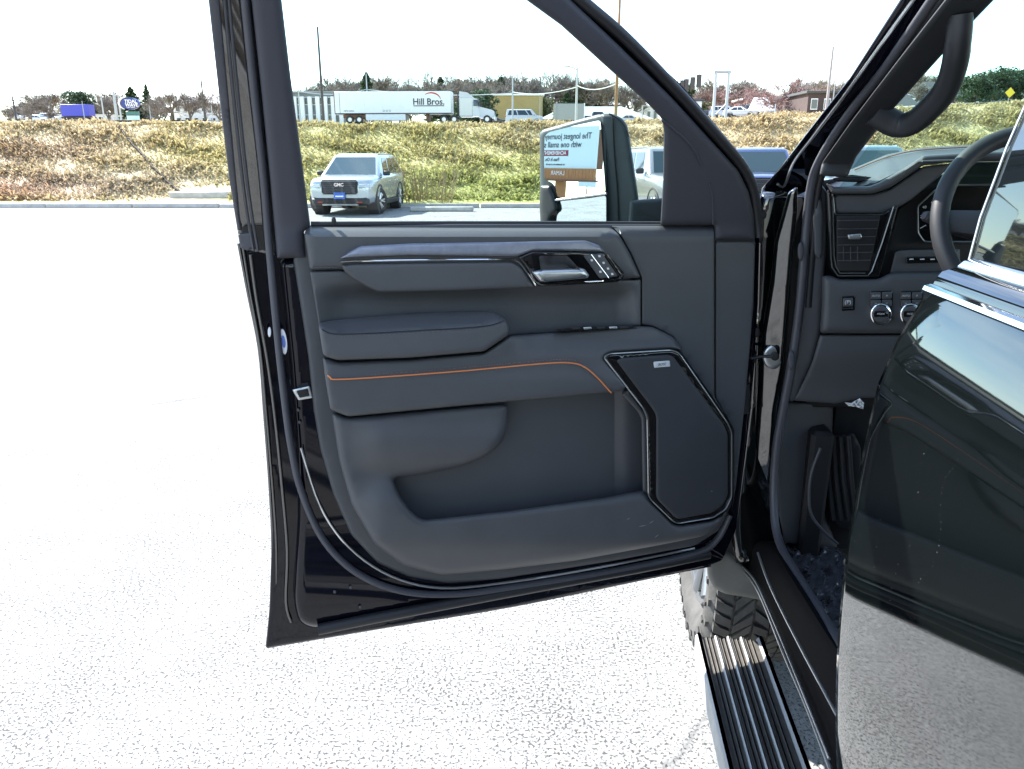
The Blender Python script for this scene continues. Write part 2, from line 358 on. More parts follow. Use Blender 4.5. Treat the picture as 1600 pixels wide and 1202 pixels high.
def mat_grass(name, blades):
    m, nt, b = nodes(name); N = nt.nodes.new; L = nt.links.new; tc = N('ShaderNodeTexCoord'); b.inputs['Roughness'].default_value = .8; b.inputs['Specular IOR Level'].default_value = .2
    geo = N('ShaderNodeNewGeometry'); sp = N('ShaderNodeSeparateXYZ'); L(geo.outputs['Position'], sp.inputs[0])
    n1 = N('ShaderNodeTexNoise'); n1.inputs['Scale'].default_value = .35; n1.inputs['Detail'].default_value = 6; L(geo.outputs['Position'], n1.inputs['Vector'])
    n2 = N('ShaderNodeTexNoise'); n2.inputs['Scale'].default_value = 3.0; n2.inputs['Detail'].default_value = 5; L(geo.outputs['Position'], n2.inputs['Vector'])
    r1 = N('ShaderNodeValToRGB'); e = r1.color_ramp.elements; e[0].position = .3; e[0].color = (.36, .295, .18, 1); e[1].position = .72; e[1].color = (.54, .455, .29, 1)
    k = e.new(.5); k.color = (.46, .38, .225, 1); L(n2.outputs['Fac'], r1.inputs['Fac'])
    # greener patches toward the middle right, rusty ones low on the left
    def blob(cx, cy, sx, sy):
        mp = N('ShaderNodeMapping'); mp.vector_type = 'POINT'; mp.inputs['Location'].default_value = (-cx/sx, -cy/sy, 0); mp.inputs['Scale'].default_value = (1/sx, 1/sy, 0)
        L(geo.outputs['Position'], mp.inputs['Vector']); ln = N('ShaderNodeVectorMath'); ln.operation = 'LENGTH'; L(mp.outputs[0], ln.inputs[0])
        ad = N('ShaderNodeMath'); ad.operation = 'MULTIPLY_ADD'; ad.inputs[1].default_value = -1.6; L(n1.outputs['Fac'], ad.inputs[0]); L(ln.outputs['Value'], ad.inputs[2])
        rr = N('ShaderNodeMapRange'); rr.inputs[1].default_value = -.4; rr.inputs[2].default_value = .5; rr.inputs[3].default_value = 1; rr.inputs[4].default_value = 0; L(ad.outputs[0], rr.inputs[0]); return rr.outputs[0]
    cur = r1.outputs['Color']
    for (cx, cy, sx, sy, c, s) in ((-1.0, 30.0, 10.0, 3.2, (.24, .29, .07), .75), (1, 28.4, 14, 1.0, (.32, .34, .11), .7), (-8, 34, 9, 5, (.40, .37, .13), .6), (-20, 30.0, 4.5, 1.7, (.30, .14, .08), .7), (-21, 34.2, 5.0, 1.8, (.28, .20, .13), .7), (-15, 31, 5, 2.0, (.34, .29, .22), .6), (22, 32, 10, 5, (.42, .38, .15), .5), (-14, 28.3, 9, .7, (.42, .38, .17), .7)):
        fb = blob(cx, cy, sx, sy); sc = N('ShaderNodeMath'); sc.operation = 'MULTIPLY'; sc.inputs[1].default_value = s; L(fb, sc.inputs[0])
        mx = N('ShaderNodeMix'); mx.data_type = 'RGBA'; L(sc.outputs[0], mx.inputs[0]); L(cur, mx.inputs[6]); mx.inputs[7].default_value = (*c, 1); cur = mx.outputs[2]
    if blades:
        mr = N('ShaderNodeMapRange'); mr.inputs[3].default_value = .72; mr.inputs[4].default_value = 1.3; L(geo.outputs['Random Per Island'], mr.inputs[0])
        mu = N('ShaderNodeMix'); mu.data_type = 'RGBA'; mu.blend_type = 'MULTIPLY'; mu.inputs[0].default_value = 1; L(cur, mu.inputs[6]); L(mr.outputs[0], mu.inputs[7]); cur = mu.outputs[2]
        tr = N('ShaderNodeBsdfTranslucent'); L(cur, tr.inputs['Color']); ms = N('ShaderNodeMixShader'); ms.inputs[0].default_value = .3
        L(b.outputs[0], ms.inputs[1]); L(tr.outputs[0], ms.inputs[2]); L(ms.outputs[0], nt.nodes['Material Output'].inputs['Surface'])
    else:
        bp = N('ShaderNodeBump'); bp.inputs['Strength'].default_value = .8; bp.inputs['Distance'].default_value = .2; L(n2.outputs['Fac'], bp.inputs['Height']); L(bp.outputs['Normal'], b.inputs['Normal'])
    L(cur, b.inputs['Base Color']); return m
M['soil'] = mat_grass('dry_turf', False); M['blade'] = mat_grass('dry_grass_blades', True)
def mat_leaf(name, c1, c2):
    m, nt, b = nodes(name); N = nt.nodes.new; L = nt.links.new; g = N('ShaderNodeNewGeometry'); r = N('ShaderNodeValToRGB'); b.inputs['Roughness'].default_value = .7
    r.color_ramp.elements[0].color = (*c1, 1); r.color_ramp.elements[1].color = (*c2, 1); L(g.outputs['Random Per Island'], r.inputs['Fac']); L(r.outputs['Color'], b.inputs['Base Color'])
    t = N('ShaderNodeBsdfTranslucent'); L(r.outputs['Color'], t.inputs['Color']); ms = N('ShaderNodeMixShader'); ms.inputs[0].default_value = .25
    L(b.outputs[0], ms.inputs[1]); L(t.outputs[0], ms.inputs[2]); L(ms.outputs[0], nt.nodes['Material Output'].inputs['Surface']); return m
M['fir'] = mat_leaf('evergreen_leaf', (.025, .05, .022), (.06, .10, .04)); M['pine'] = mat_leaf('pine_leaf', (.03, .055, .03), (.055, .095, .05))
M['olive'] = mat_leaf('olive_leaf', (.07, .085, .03), (.12, .13, .05))
M['bark'] = pbr('bark', (.14, .12, .105), .9, var=.3, vscale=3); M['twig'] = pbr('twigs', (.20, .172, .15), .9, var=.3, vscale=2)
M['twig_pink'] = pbr('budding_twigs', (.27, .17, .155), .9, var=.3, vscale=2); M['twig_tan'] = pbr('tan_stems', (.30, .235, .13), .9, var=.3, vscale=2)
# ------------------------------------------------------------------ the setting: lot, kerb, embankment, upper ground, road
def sstep(a, b, x):
    t = np.clip((x - a) / (b - a), 0, 1); return t*t*(3 - 2*t)
def lump(x, y): return .5*np.sin(x*.9 + 1.3*np.sin(y*.7)) + .3*np.sin(x*2.3 + y*1.7) + .2*np.sin(x*4.1 - y*3.3 + 1)
KERB_Y = 27.2; CREST_Y = 37.0
def terrain(x, y):
    x = np.asarray(x, float); y = np.asarray(y, float); q = x / np.maximum(y, 1)
    t = .0384 + .024 * sstep(.10, .64, q) + .0010*np.sin(x*.23)
    zc = CAM_H + t * CREST_Y
    f = .975 + .075 * sstep(-.28, -.40, q) + .02*sstep(.2, .3, q)
    up = CAM_H + t * y * np.where(y > CREST_Y, .975 + (f - .975) * sstep(CREST_Y, CREST_Y + 12, y), 1.0)
    up = np.where(y > 200, CAM_H + t*200*f + (y-200)*.035, up)
    s = np.clip((y - 28.9) / (CREST_Y - 28.9), 0, 1); sl = .13 + (zc - .13) * (s**1.15 * (1.0 - .06*np.sin(math.pi*s)))
    z = np.where(y < CREST_Y, np.where(y < 28.9, .13, sl), up)
    amp = .10 * sstep(29, 31, y) * (1 - sstep(38, 44, y)); return z + amp * lump(x*1.3, y*1.3)
def grid_obj(name, xs, ys, zf, mat):
    X, Y = np.meshgrid(xs, ys); Z = zf(X, Y); V = np.stack([X.ravel(), Y.ravel(), Z.ravel()], 1); nx = len(xs); Fc = []
    for j in range(len(ys)-1):
        for i in range(nx-1): a = j*nx+i; Fc.append((a, a+1, a+nx+1, a+nx))
    return mk(name, V, Fc, mat, None, True, 80)
lot = grid_obj('parking_lot', np.array([-260, -60, -10, -3, 0, 3, 10, 60, 260.]), np.array([-260, -60, -8, -2, 0, 2, 4, 10, 20, KERB_Y + .12]), lambda x, y: x*0, M['asphalt']); tag(lot, kind='structure')
xs = np.concatenate([np.arange(-260, -46, 9.), np.arange(-46, 46, .8), np.arange(46, 261, 9.)])
ys = np.concatenate([np.arange(KERB_Y + .10, 40, .5), np.arange(40, 70, 4.), np.arange(70, 220, 12.), np.arange(220, 900, 80.)])
emb = grid_obj('embankment', xs, ys, terrain, M['soil']); tag(emb, kind='structure')
# upper road across the view, a light concrete strip lying on the terrain
def strip(name, y0, y1, x0, x1, dz, mat):
    xs_ = np.arange(x0, x1 + .1, 3.0); ys_ = np.linspace(y0, y1, 7); o = grid_obj(name, xs_, ys_, lambda x, y: terrain(x, y) + dz, mat); return tag(o, kind='structure')
strip('upper_road', 104, 128, -120, 140, .12, M['road'])
strip('service_road', 50, 66, -70, -14, .12, M['road'])
strip('upper_parking_lot', 52, 78, 15, 40, .12, M['road'])
# kerb: stones with small joints
kerb = empty('kerb', (0, KERB_Y, 0)); tag(kerb, kind='structure')
kv, kf = box_m((0, 0, .07), (2.96, .16, .15), 0, .02); kme = new_mesh('kerb_stone', kv, kf, M['concrete'])
for i in range(-26, 22):
    o = bpy.data.objects.new('kerb_stone', kme); COL.objects.link(o); o.parent = kerb; o.location = (i*3.0 + .4, random.uniform(-.012, .012), random.uniform(-.008, .008)); o.rotation_euler = (0, 0, random.uniform(-.004, .004))
# parking blocks in front of the kerb where the photo shows a second, nearer stone
def kerb_block(px0, px1, py, label):
    p, q = Gp(px0, py, 0), Gp(px1, py, 0); c = (p+q)/2; L_ = np.linalg.norm(q-p)
    o = box('kerb_block', (c[0], c[1], .075), (L_, .22, .15), M['concrete'], None, math.atan2(q[1]-p[1], q[0]-p[0]), .03); return tag(o, label, 'kerb')
kerb_block(641, 740, 330.5, 'low concrete kerb block just right of the silver SUV')
p = Gp(268, 313, .13); q = Gp(372, 311, .13)
tag(box('concrete_slab', ((p[0]+q[0])/2, p[1] + .55, .26), (q[0]-p[0], 1.5, .36), M['concrete'], None, 0, .03), 'flat pale concrete slab lying on the verge below the dry bank', 'slab')

SLAB = (p[0], q[0], p[1] + 1.2)
# dry grass: matted tufts, one mass nobody could count
def grass_mass():
    n = 170000; k = rng.random(n); X = rng.uniform(-40, 42, n); Y = 27.55 + 11.2 * rng.random(n)
    n2 = np.sin(X*1.7 + 2*np.sin(Y*1.1)) + np.sin(Y*2.9 + X*.8); L_ = np.where(Y < 29.0, rng.uniform(.03, .09, n), rng.uniform(.10, .34, n) * (1 + .25*n2))
    Z = terrain(X, Y) - .02; az = rng.uniform(0, 2*np.pi, n); lean = rng.uniform(.7, 1.45, n)   # matted, combed downhill
    dx = np.cos(az)*np.sin(lean); dy = np.sin(az)*np.sin(lean) - .25; dz = np.cos(lean) + .12
    wd = L_ * rng.uniform(.06, .12, n) + .006; sx = -np.sin(az)*wd; sy = np.cos(az)*wd
    cut = (X > SLAB[0]-.1) & (X < SLAB[1]+.1) & (Y < SLAB[2]); L_ = np.where(cut, .012, L_); P0 = np.stack([X, Y, Z], 1); S = np.stack([sx, sy, 0*sx], 1); Dv = np.stack([dx, dy, dz], 1) * L_[:, None]
    mid = P0 + Dv*.55 + np.stack([0*X, 0*X, L_*.12], 1); tip = P0 + Dv + np.stack([0*X, 0*X, -L_*.18], 1)
    V = np.stack([P0 - S, P0 + S, mid + S*.8, mid - S*.8, tip], 1).reshape(-1, 3)
    b = np.arange(n)*5; me = bpy.data.meshes.new('dry_grass'); me.vertices.add(n*5); me.vertices.foreach_set('co', V.ravel())
    loops = np.stack([b, b+1, b+2, b+3, b+3, b+2, b+4], 1).ravel(); me.loops.add(n*7); me.loops.foreach_set('vertex_index', loops.astype(np.int32))
    me.polygons.add(n*2); st = np.stack([np.arange(n)*7, np.arange(n)*7+4], 1).ravel(); me.polygons.foreach_set('loop_start', st.astype(np.int32))
    me.update(calc_edges=True); me.validate(); me.materials.append(M['blade'])
    o = bpy.data.objects.new('dry_grass', me); COL.objects.link(o); tag(o, 'matted straw coloured dry grass covering the bank', 'grass', kind='stuff')
grass_mass()
# ------------------------------------------------------------------ the black pickup truck
truck = empty('pickup_truck', tuple(TR(1.35, 0.6, 0)))
tag(truck, 'black pickup truck with its front door wide open, filling the foreground', 'truck')
def pathD(pts, w, k=4): return [Dp(p[0], p[1], (p[2] if len(p) > 2 else w)) for p in spline(pts, k)]

def corner_w(x, y): return .026*float(sstep(800, 965, y))*float(sstep(950, 600, x))
# ---- front door: steel shell (gloss black) with its sub-parts
shell_px = [(371,362),(386,456),(403,542),(411,640),(420,760),(424,855),(421,950),(415,1013),(600,982),(800,949),(1000,908),(1100,887),(1128,876),(1150,828),(1166,700),(1180,560),(1186,400),(1187,300),(1170,290),(1100,350),(700,365),(450,365)]
v1 = puff_m(rounded(shell_px, 4), Dp, -.030, r=5, depth=.075, wf=lambda x, y: .012*float(sstep(560, 1000, y)))
raised = [(436,405),(452,560),(462,690),(465,800),(459,940),(466,972),(488,982),(600,962),(800,925),(1000,887),(1100,866),(1132,838),(1150,760),(1165,600),(1178,430),(1175,380),(900,375),(600,380)]
v2 = puff_m(rounded(raised, 14), Dp, -.004, r=13, h=.022, depth=.03, step=5, wf=lambda x, y: corner_w(x, y))
front_door = mk('front_door', *join(v1, v2), M['jamb'], truck, True, 50); front_door['label'] = 'open front door seen from inside, glossy black steel shell'
FD = front_door
# hem lip along the rear and lower edge
tube('hem_edge', pathD([(373,380),(388,460),(405,545),(413,642),(422,765),(426,858),(423,950),(417,1010)], -.026), .0035, M['paint'], FD, n=6)
tube('hem_edge', pathD([(417,1011),(600,980),(800,947),(1000,906),(1110,884)], -.026), .0035, M['paint'], FD, n=6)
tube('channel_bead', pathD([(392,398),(402,470),(418,560),(430,650),(441,760),(449,860),(447,940),(455,972)], -.012), .004, M['paint'], FD, n=8)
tube('channel_bead', pathD([(379,380),(390,450),(407,545),(416,640),(426,760),(432,860),(430,960)], -.022), .003, M['paint'], FD, n=8)
# seals
LEAN = .30*.00128
def wl_(py, w): return w + (max(0, 352-py))*LEAN
main_seal = [(377,-70),(383,0),(397,140),(412,280),(420,380),(431,500),(444,620),(455,700),(470,765),(500,835),(540,882),(590,912),(648,927),(720,928),(800,917),(950,893),(1080,866),(1118,846),(1140,805)]
tube('weather_seal', [Dp(p[0], p[1], wl_(p[1], .006) + corner_w(p[0], p[1])) for p in spline(main_seal, 5)], 0.0092, M['rubber'], FD, n=10, flat=.8)
tube('weather_seal', [Dp(p[0], p[1], .004 + corner_w(p[0], p[1])) for p in spline([(497,984),(600,963),(800,925),(1000,888),(1108,866)], 5)], .0125, M['rubber_dk'], FD, n=10)
tube('seal_lip', [Dp(p[0], p[1], .006 + corner_w(p[0], p[1])) for p in spline([(470,700),(500,790),(545,855),(610,900),(690,919),(800,909),(950,884),(1085,857)], 5)], .0032, M['satin'], FD, n=6)
# trim base flange and panels
flange = [(458,404),(470,480),(482,560),(490,640),(500,700),(520,770),(548,835),(590,880),(640,903),(700,912),(780,905),(950,878),(1085,853),(1122,830),(1143,790),(1162,600),(1178,430),(1180,372),(1118,350),(700,350),(480,356)]
puff('trim_flange', rounded(flange, 6), Dp, .016, M['trim'], FD, r=6, depth=.03)
puff('upper_pad', rounded([(475,364),(482,352),(953,353),(968,368),(984,396),(1001,434),(960,436),(533,421),(484,422)], 5), Dp, .062, M['leather'], FD, r=9, h=.014, depth=.05,
     wf=lambda x, y: -.055*float(sstep(368, 350, y)))
def mid_wf(x, y): return -.030*float(sstep(438, 470, y))*float(sstep(1002, 960, x))*float(sstep(484, 540, x)) 
puff('middle_panel', rounded([(484,424),(534,423),(700,428),(960,438),(1001,437),(1001,509),(900,518),(797,526),(700,530),(500,520),(497,500)], 3), Dp, .050, M['leather'], FD, r=4, depth=.05, wf=mid_wf, step=8)
puff('front_panel', rounded([(956,353),(1116,353),(1116,620),(1136,655),(1062,550),(1052,527),(1020,510),(1003,507),(1003,434),(986,396),(970,368)], 2), Dp, .047, M['trim'], FD, r=3, depth=.04, wf=lambda x, y: -.03*float(sstep(366, 350, y)))
puff('hinge_side_panel', [(1118,378),(1180,378),(1177,480),(1165,620),(1150,760),(1143,800),(1146,776),(1146,672),(1118,622)], Dp, .036, M['trim'], FD, r=3, depth=.04)
def band_wf(x, y): return .010*float(sstep(560, 600, y)) - .022*float(sstep(560, 518, y))*float(sstep(790, 830, x))
puff('door_band', rounded([(504,558),(528,566),(640,562),(757,552),(797,525),(1000,510),(1020,511),(1052,527),(1067,548),(1049,545),(953,551),(943,558),(979,605),(972,611),(880,620),(720,634),(544,651),(516,640),(508,590)], 5), Dp, .086, M['leather'], FD, r=6, h=.010, depth=.07, wf=band_wf, step=8)
arm_edge = [(504,516),(532,523),(640,518),(752,511),(788,503)]
def arm_wf(x, y):
    ey = np.interp(x, [q[0] for q in arm_edge], [q[1] for q in arm_edge]); return -.0019*max(0.0, ey - y) + .004*float(sstep(ey, 556, y))
puff('armrest_pad', rounded([(497,505),(520,501),(560,497),(640,490),(766,486),(780,491),(794,505),(796,522),(757,549),(640,559),(528,563),(505,556)], 7), Dp, .112, M['leather'], FD, r=7, h=.010, depth=.07, wf=arm_wf, step=6)
tube('armrest_piping', [Dp(p[0], p[1], .1125) for p in spline([(503,515),(532,522.5),(640,517.5),(752,510.5),(786,502)], 8)], .0011, M['rubber_dk'], FD, n=6)
def stitches(name, pts, w, mat, gap=4.2, r=.0006, ln=.62):
    P = spline(pts, 30); out = []; acc = 0; last = P[0]; seg = [P[0]]; parts = []
    for p in P[1:]:
        acc += np.linalg.norm(p - last); last = p; seg.append(p)
        if acc >= gap:
            a, b = seg[0], seg[0] + (seg[-1]-seg[0])*ln; parts.append(tube_m([Dp(a[0], a[1], w), Dp(b[0], b[1], w)], r, n=4)); seg = [p]; acc = 0
    if parts: mk(name, *join(*parts), mat, FD)
stitches('stitching', [(486,418.5),(510,418.5),(531,418)], .0625, M['stitch'])
stitches('stitching', [(515,520),(535,526),(640,521),(745,514)], .1125, M['stitch'])
orange = [(508,582,.084),(516,590,.0965),(527,593,.0985),(600,589,.0985),(720,580,.098),(840,569,.0975),(888,567,.0975),(912,573,.0975),(932,589,.0975),(955,614,.0965)]
tube('orange_piping', [Dp(p[0], p[1], p[2]) for p in spline(orange, 8)], .0016, M['orange'], FD, n=8)
stitches('orange_stitching', [(512,579),(527,587.5),(600,584),(720,575),(840,564),(888,562),(914,567)], .0925, M['thread_o'])
# lower panel: one moulding wrapping the pocket on three sides
def low_wf(x, y):
    d = .018*float(sstep(738, 800, y)) * float(sstep(540, 600, x)) - .012*float(sstep(690, 745, y))*float(sstep(800, 690, y))*float(sstep(530, 580, x))*float(sstep(820, 700, x))
    d += .014*float(sstep(540, 600, x))*float(sstep(800, 770, x))*float(sstep(645, 690, y))*float(sstep(745, 715, y))
    return d - .03*float(sstep(840, 905, y))
low = [(518,644),(544,653),(720,637),(794,631),(793,668),(786,690),(762,711),(725,728),(667,741),(613,747),(624,775),(644,802),(661,813),(800,798),(950,777),(1004,766),(1013,774),(1018,784),(1052,819),(1062,821),(1116,813),(1137,797),(1128,817),(1100,838),(1025,853),(900,876),(780,891),(690,899),(630,884),(585,850),(550,790),(530,720)]
puff('lower_panel', rounded(low, 9), Dp, .074, M['trim_low'], FD, r=11, h=.017, depth=.07, wf=low_wf, step=8)
puff('pocket_edge', rounded([(971,616),(982,608),(1011,650),(1014,776),(1004,768),(1002,655),(996,643)], 3), Dp, .072, M['trim_low'], FD, r=4, h=.006, depth=.07, step=4)
puff('map_pocket', [(600,735),(660,735),(790,640),(800,622),(985,608),(1012,650),(1012,790),(650,830),(610,800)], Dp, .004, M['pocket'], FD, r=2, depth=.01, wf=lambda x, y: .030*float(sstep(930, 985, x)) - .006*math.exp(-((x-955)/14)**2))
# loudspeaker
spk = rounded([(943,558),(952,553),(1049,547),(1061,552),(1137,662),(1143,676),(1143,777),(1134,796),(1114,809),(1060,818),(1052,815),(1017,781),(1013,773),(1011,652),(1005,638)], 5)
puff('speaker_bezel', spk, Dp, .090, M['piano'], FD, r=4, depth=.06)
tube('speaker_bezel_trim', [Dp(x, y, .0895) for x, y in spk], .0016, M['satin'], FD, n=6, closed=True)
grl = rounded([(962,563),(973,559),(1046,554),(1054,560),(1131,664),(1137,679),(1137,773),(1129,790),(1111,802),(1060,811),(1054,808),(1028,782),(1025,774),(1025,650),(1020,640)], 5)
puff('speaker_grille', grl, Dp, .0945, M['mesh'], FD, r=4, depth=.012, wf=lambda x, y: .010*math.exp(-(((x-1085)/60)**2 + ((y-690)/90)**2)), step=7)
bp = Dp(1034, 569.5, .0958); puff('speaker_badge', rounded([(1021,565.5),(1046.5,563.5),(1047.5,573),(1022,575)], 2), Dp, .0968, M['badge'], FD, r=1.2, depth=.004, step=3)
text('badge_lettering', 'BOSE', Dp(1034.3, 569.6, .0972), DU, (0, 0, 1), .0085, M['dark'], FD, shear=.2)
for i_, (x, y, l_, an) in enumerate(((1086,727,5,.5),(1097,747,4,1.2),(1101,752,2.5,.2),(1111,763,4,1.4),(1112,768,2,.4),(1004,822,7,-.2),(1018,816,5,-.6),(1026,838,5,-.7),(982,811,3,-.5))):
    ca_, sa_ = math.cos(an), math.sin(an); puff('scuff_mark', [(x-l_*ca_, y-l_*sa_), (x+.7*sa_, y-.7*ca_), (x+l_*ca_, y+l_*sa_), (x-.5*sa_, y+.5*ca_)], lambda px_, py_, w: Dp(px_, py_, w), .0985 if i_ < 5 else .0925, M['scuff'], FD, r=.3, h=0, depth=.002, step=4)
# decor trim
puff('decor_strip', rounded([(531,404),(545,394),(563,384.5),(640,380.5),(800,378),(915,376),(936,383),(946,394),(905,393),(833,392),(808,401),(640,399),(560,402)], 3), Dp, .075, M['accent'], FD, r=4, h=.006, depth=.02, step=5, wf=lambda x, y: .004*float(sstep(378, 402, y)))
tube('decor_chrome', [Dp(p[0], p[1], .0745) for p in spline([(532,409.5),(560,408),(660,406.5),(790,405.5),(806,408),(816,416),(837,446)], 6)], .0022, M['chrome'], FD, n=6)
puff('decor_insert', rounded([(533,414),(560,412),(700,410),(798,409),(808,413),(817,420),(836,449),(720,454),(592,457),(576,450),(553,437),(538,424)], 4), Dp, .074, M['leather'], FD, r=6, h=.006, depth=.03)
puff('handle_bezel', rounded([(809,402),(833,392.5),(905,393.5),(947,395),(975,429),(973,436),(965,441),(846,448),(838,445),(820,414)], 4), Dp, .076, M['piano'], FD, r=3, depth=.03, step=5)
puff('handle_cup', rounded([(842,400),(886,399),(905,420),(917,434),(850,441),(846,430)], 4), Dp, .0775, M['pocket'], FD, r=8, h=-.02, depth=.03, step=4)
puff('door_handle', rounded([(830,425),(846,421),(908,419),(914,421),(921,431),(917,435),(848,441),(843,440)], 3), Dp, .098, M['satin'], FD, r=7, h=.010, depth=.012, step=3)
tube('handle_chrome_rim', [Dp(p[0], p[1], .0775) for p in spline([(829,428),(846,445),(900,441.5),(961,437.5),(970,434),(974,429),(968,419),(946,395)], 6)], .0017, M['chrome'], FD, n=6)
puff('memory_switch_panel', rounded([(911,399.5),(941,396),(966,432),(937,435.5)], 3), Dp, .079, M['trim'], FD, r=2, depth=.01, step=4)
tube('switch_divider', [Dp(923.5,397.5,.0795), Dp(951,434,.0795)], .0013, M['chrome'], FD, n=6)
puff('switch_accent', rounded([(945,397),(949,396.5),(972,429),(968,433)], 1), Dp, .0795, M['piano'], FD, r=1, depth=.006, step=4)
for (x, y) in ((924.5,407),(936.5,400.5),(943,411),(950,420),(938,425),(956.5,428.5)):
    puff('switch_icon', rounded([(x-2.2,y-1.6),(x+1.6,y-1.9),(x+2.4,y+1.4),(x-1.2,y+1.8)], 1), Dp, .0797, M['icon'], FD, r=.4, depth=.001, step=2)
# window switches on the ledge
puff('window_switch_panel', rounded([(868,515),(900,511),(998,508.5),(1001,513),(940,516.5),(872,518.5)], 2), Dp, .082, M['piano'], FD, r=2, depth=.02, step=5, wf=lambda x, y: -.0035*(518-y))
for x in (893, 911, 932, 951, 968): puff('window_switch', rounded([(x,511.6-.02*(x-900)),(x+13,510.9-.02*(x-900)),(x+14,514.6-.02*(x-900)),(x+2,515.4-.02*(x-900))], 1.2), Dp, .083, M['satin' if x in (911, 951) else 'rubber_dk'], FD, r=1.5, depth=.006, step=3)
# latch, sticker, bolts
puff('door_latch', rounded([(456,609),(484,603),(489,622),(466,626)], 2), Dp, .012, M['satin'], FD, r=2, depth=.02, step=4)
puff('latch_mouth', rounded([(463,611),(481,607),(484,619),(468,622)], 2), Dp, .0135, M['dark'], FD, r=1, depth=.004, step=4)
puff('service_sticker', [(443+5.5*math.sin(q)+2*math.cos(q), 534+20*math.cos(q)) for q in np.linspace(0, 2*math.pi, 22)[:-1]], Dp, .0035, M['white'], FD, r=.5, h=.0005, depth=.003, step=6)
puff('sticker_print', [(443+3*math.sin(q)+1.2*math.cos(q), 534+10*math.cos(q)) for q in np.linspace(0, 2*math.pi, 14)[:-1]], Dp, .0045, pbr('blue_print', (.12, .18, .5), .6), FD, r=.5, h=.0003, depth=.001, step=6)
puff('reflector_dot', [(421+2.6*math.sin(q), 519+8*math.cos(q)) for q in np.linspace(0, 2*math.pi, 14)[:-1]], Dp, -.004, M['white'], FD, r=.5, h=.0005, depth=.004, step=6)
for (x, y) in ((466,641),(468,660),(523,925),(548,918),(563,949)): puff('bolt', [(x+2.4*math.sin(q), y+2.8*math.cos(q)) for q in np.linspace(0, 2*math.pi, 9)[:-1]], lambda x, y, w: Dp(x, y, w + corner_w(x, y)), .001, M['rubber'], FD, r=.8, depth=.004, step=3)
puff('frame_bracket', rounded([(372,366),(392,364),(398,386),(388,392),(376,388)], 2), Dp, -.012, M['rubber'], FD, r=2, depth=.02, step=5)
# ---- window frame (leans toward the cabin above the belt)
Df = lambda x, y, w: Dp(x, y, wl_(y, w))
puff('window_frame', [(320,-70),(326,0),(342,140),(359,280),(372,367),(385,392),(436,400),(425,300),(408,140),(393,0),(386,-70)], Df, -.022, M['paint'], FD, r=3, depth=.05)
puff('frame_outer_strip', [(319,-70),(325.5,0),(341,140),(358,280),(371,360),(377,360),(370,290),(357,150),(343,0),(337,-70)], Df, -.012, M['rubber'], FD, r=3, depth=.03)
for dx in (0, 7): tube('frame_bead', [Df(p[0]+dx, p[1], -.014) for p in spline([(346,-70),(351,0),(364,140),(379,280),(388,345),(396,392)], 5)], .003, M['rubber'], FD, n=6)
puff('pillar_trim', rounded([(386,-70),(393,0),(408,140),(422,280),(433,404),(478,403),(475,362),(485,353),(471,245),(454,119),(440,0),(432,-70)], 3), Df, .030, M['pillar'], FD, r=14, h=.016, depth=.05)
sl_in = [(735,-62),(775,-35),(822,0),(877,40),(946,103),(1013,163),(1034,186),(1037,205),(1036,280),(1032,352)]
sl_out = [(1116,352),(1116,375),(1180,375),(1178,335),(1170,300),(1153,266),(1120,230),(1050,153),(966,70),(892,0),(850,-40),(810,-72)]
puff('mirror_sail_trim', rounded([*sl_in, *sl_out], 4), Df, .046, M['pillar'], FD, r=10, h=.013, depth=.06, wf=lambda x, y: -.008*math.exp(-((x-(890+(y-0)*.0+ .85*max(0,y)) )/9)**2)*0)
tube('trim_crease', [Df(p[0], p[1], .0462) for p in spline([(1034,188),(1066,214),(1085,236),(1096,258)], 6)], .0028, M['pillar'], FD, n=8)
tube('trim_crease', [Df(p[0], p[1], .0455) for p in spline([(1108,286),(1113,310),(1114,350)], 6)], .0028, M['pillar'], FD, n=8)
tube('frame_seal', [Df(p[0], p[1], .030) for p in spline([(815,-85),(905,-2),(975,58),(1058,143),(1127,220),(1160,260),(1178,300),(1186,370)], 6)], .0115, M['rubber_dk'], FD, n=10)
puff('frame_front_edge', [(835,-85),(915,-2),(960,36),(1068,136),(1136,216),(1166,256),(1186,300),(1192,330),(1165,330),(1125,262),(1025,150),(865,0),(795,-75)], Df, .016, M['satin_black'], FD, r=3, depth=.05)
puff('frame_header', [(320,-72),(330,-120),(800,-120),(840,-72),(740,-60),(432,-55)], Df, .03, M['pillar'], FD, r=5, depth=.07)
puff('window_glass', [(428,-62),(440,0),(454,119),(471,245),(484,354),(1036,354),(1041,200),(1016,163),(950,103),(882,40),(826,0),(742,-66)], Df, -.012, M['doorglass'], FD, r=1, h=0, depth=.004, step=40)
tube('lock_knob', [Df(522,351,.03), Df(521.5,343,.03), Df(521.5,339,.03)], [.0045, .0045, .002], M['rubber_dk'], FD, n=10)
tube('belt_seal', [Df(x, y, .002) for x, y in ((486,351),(700,350),(900,350),(1034,350.5))], .006, M['rubber_dk'], FD, n=8)

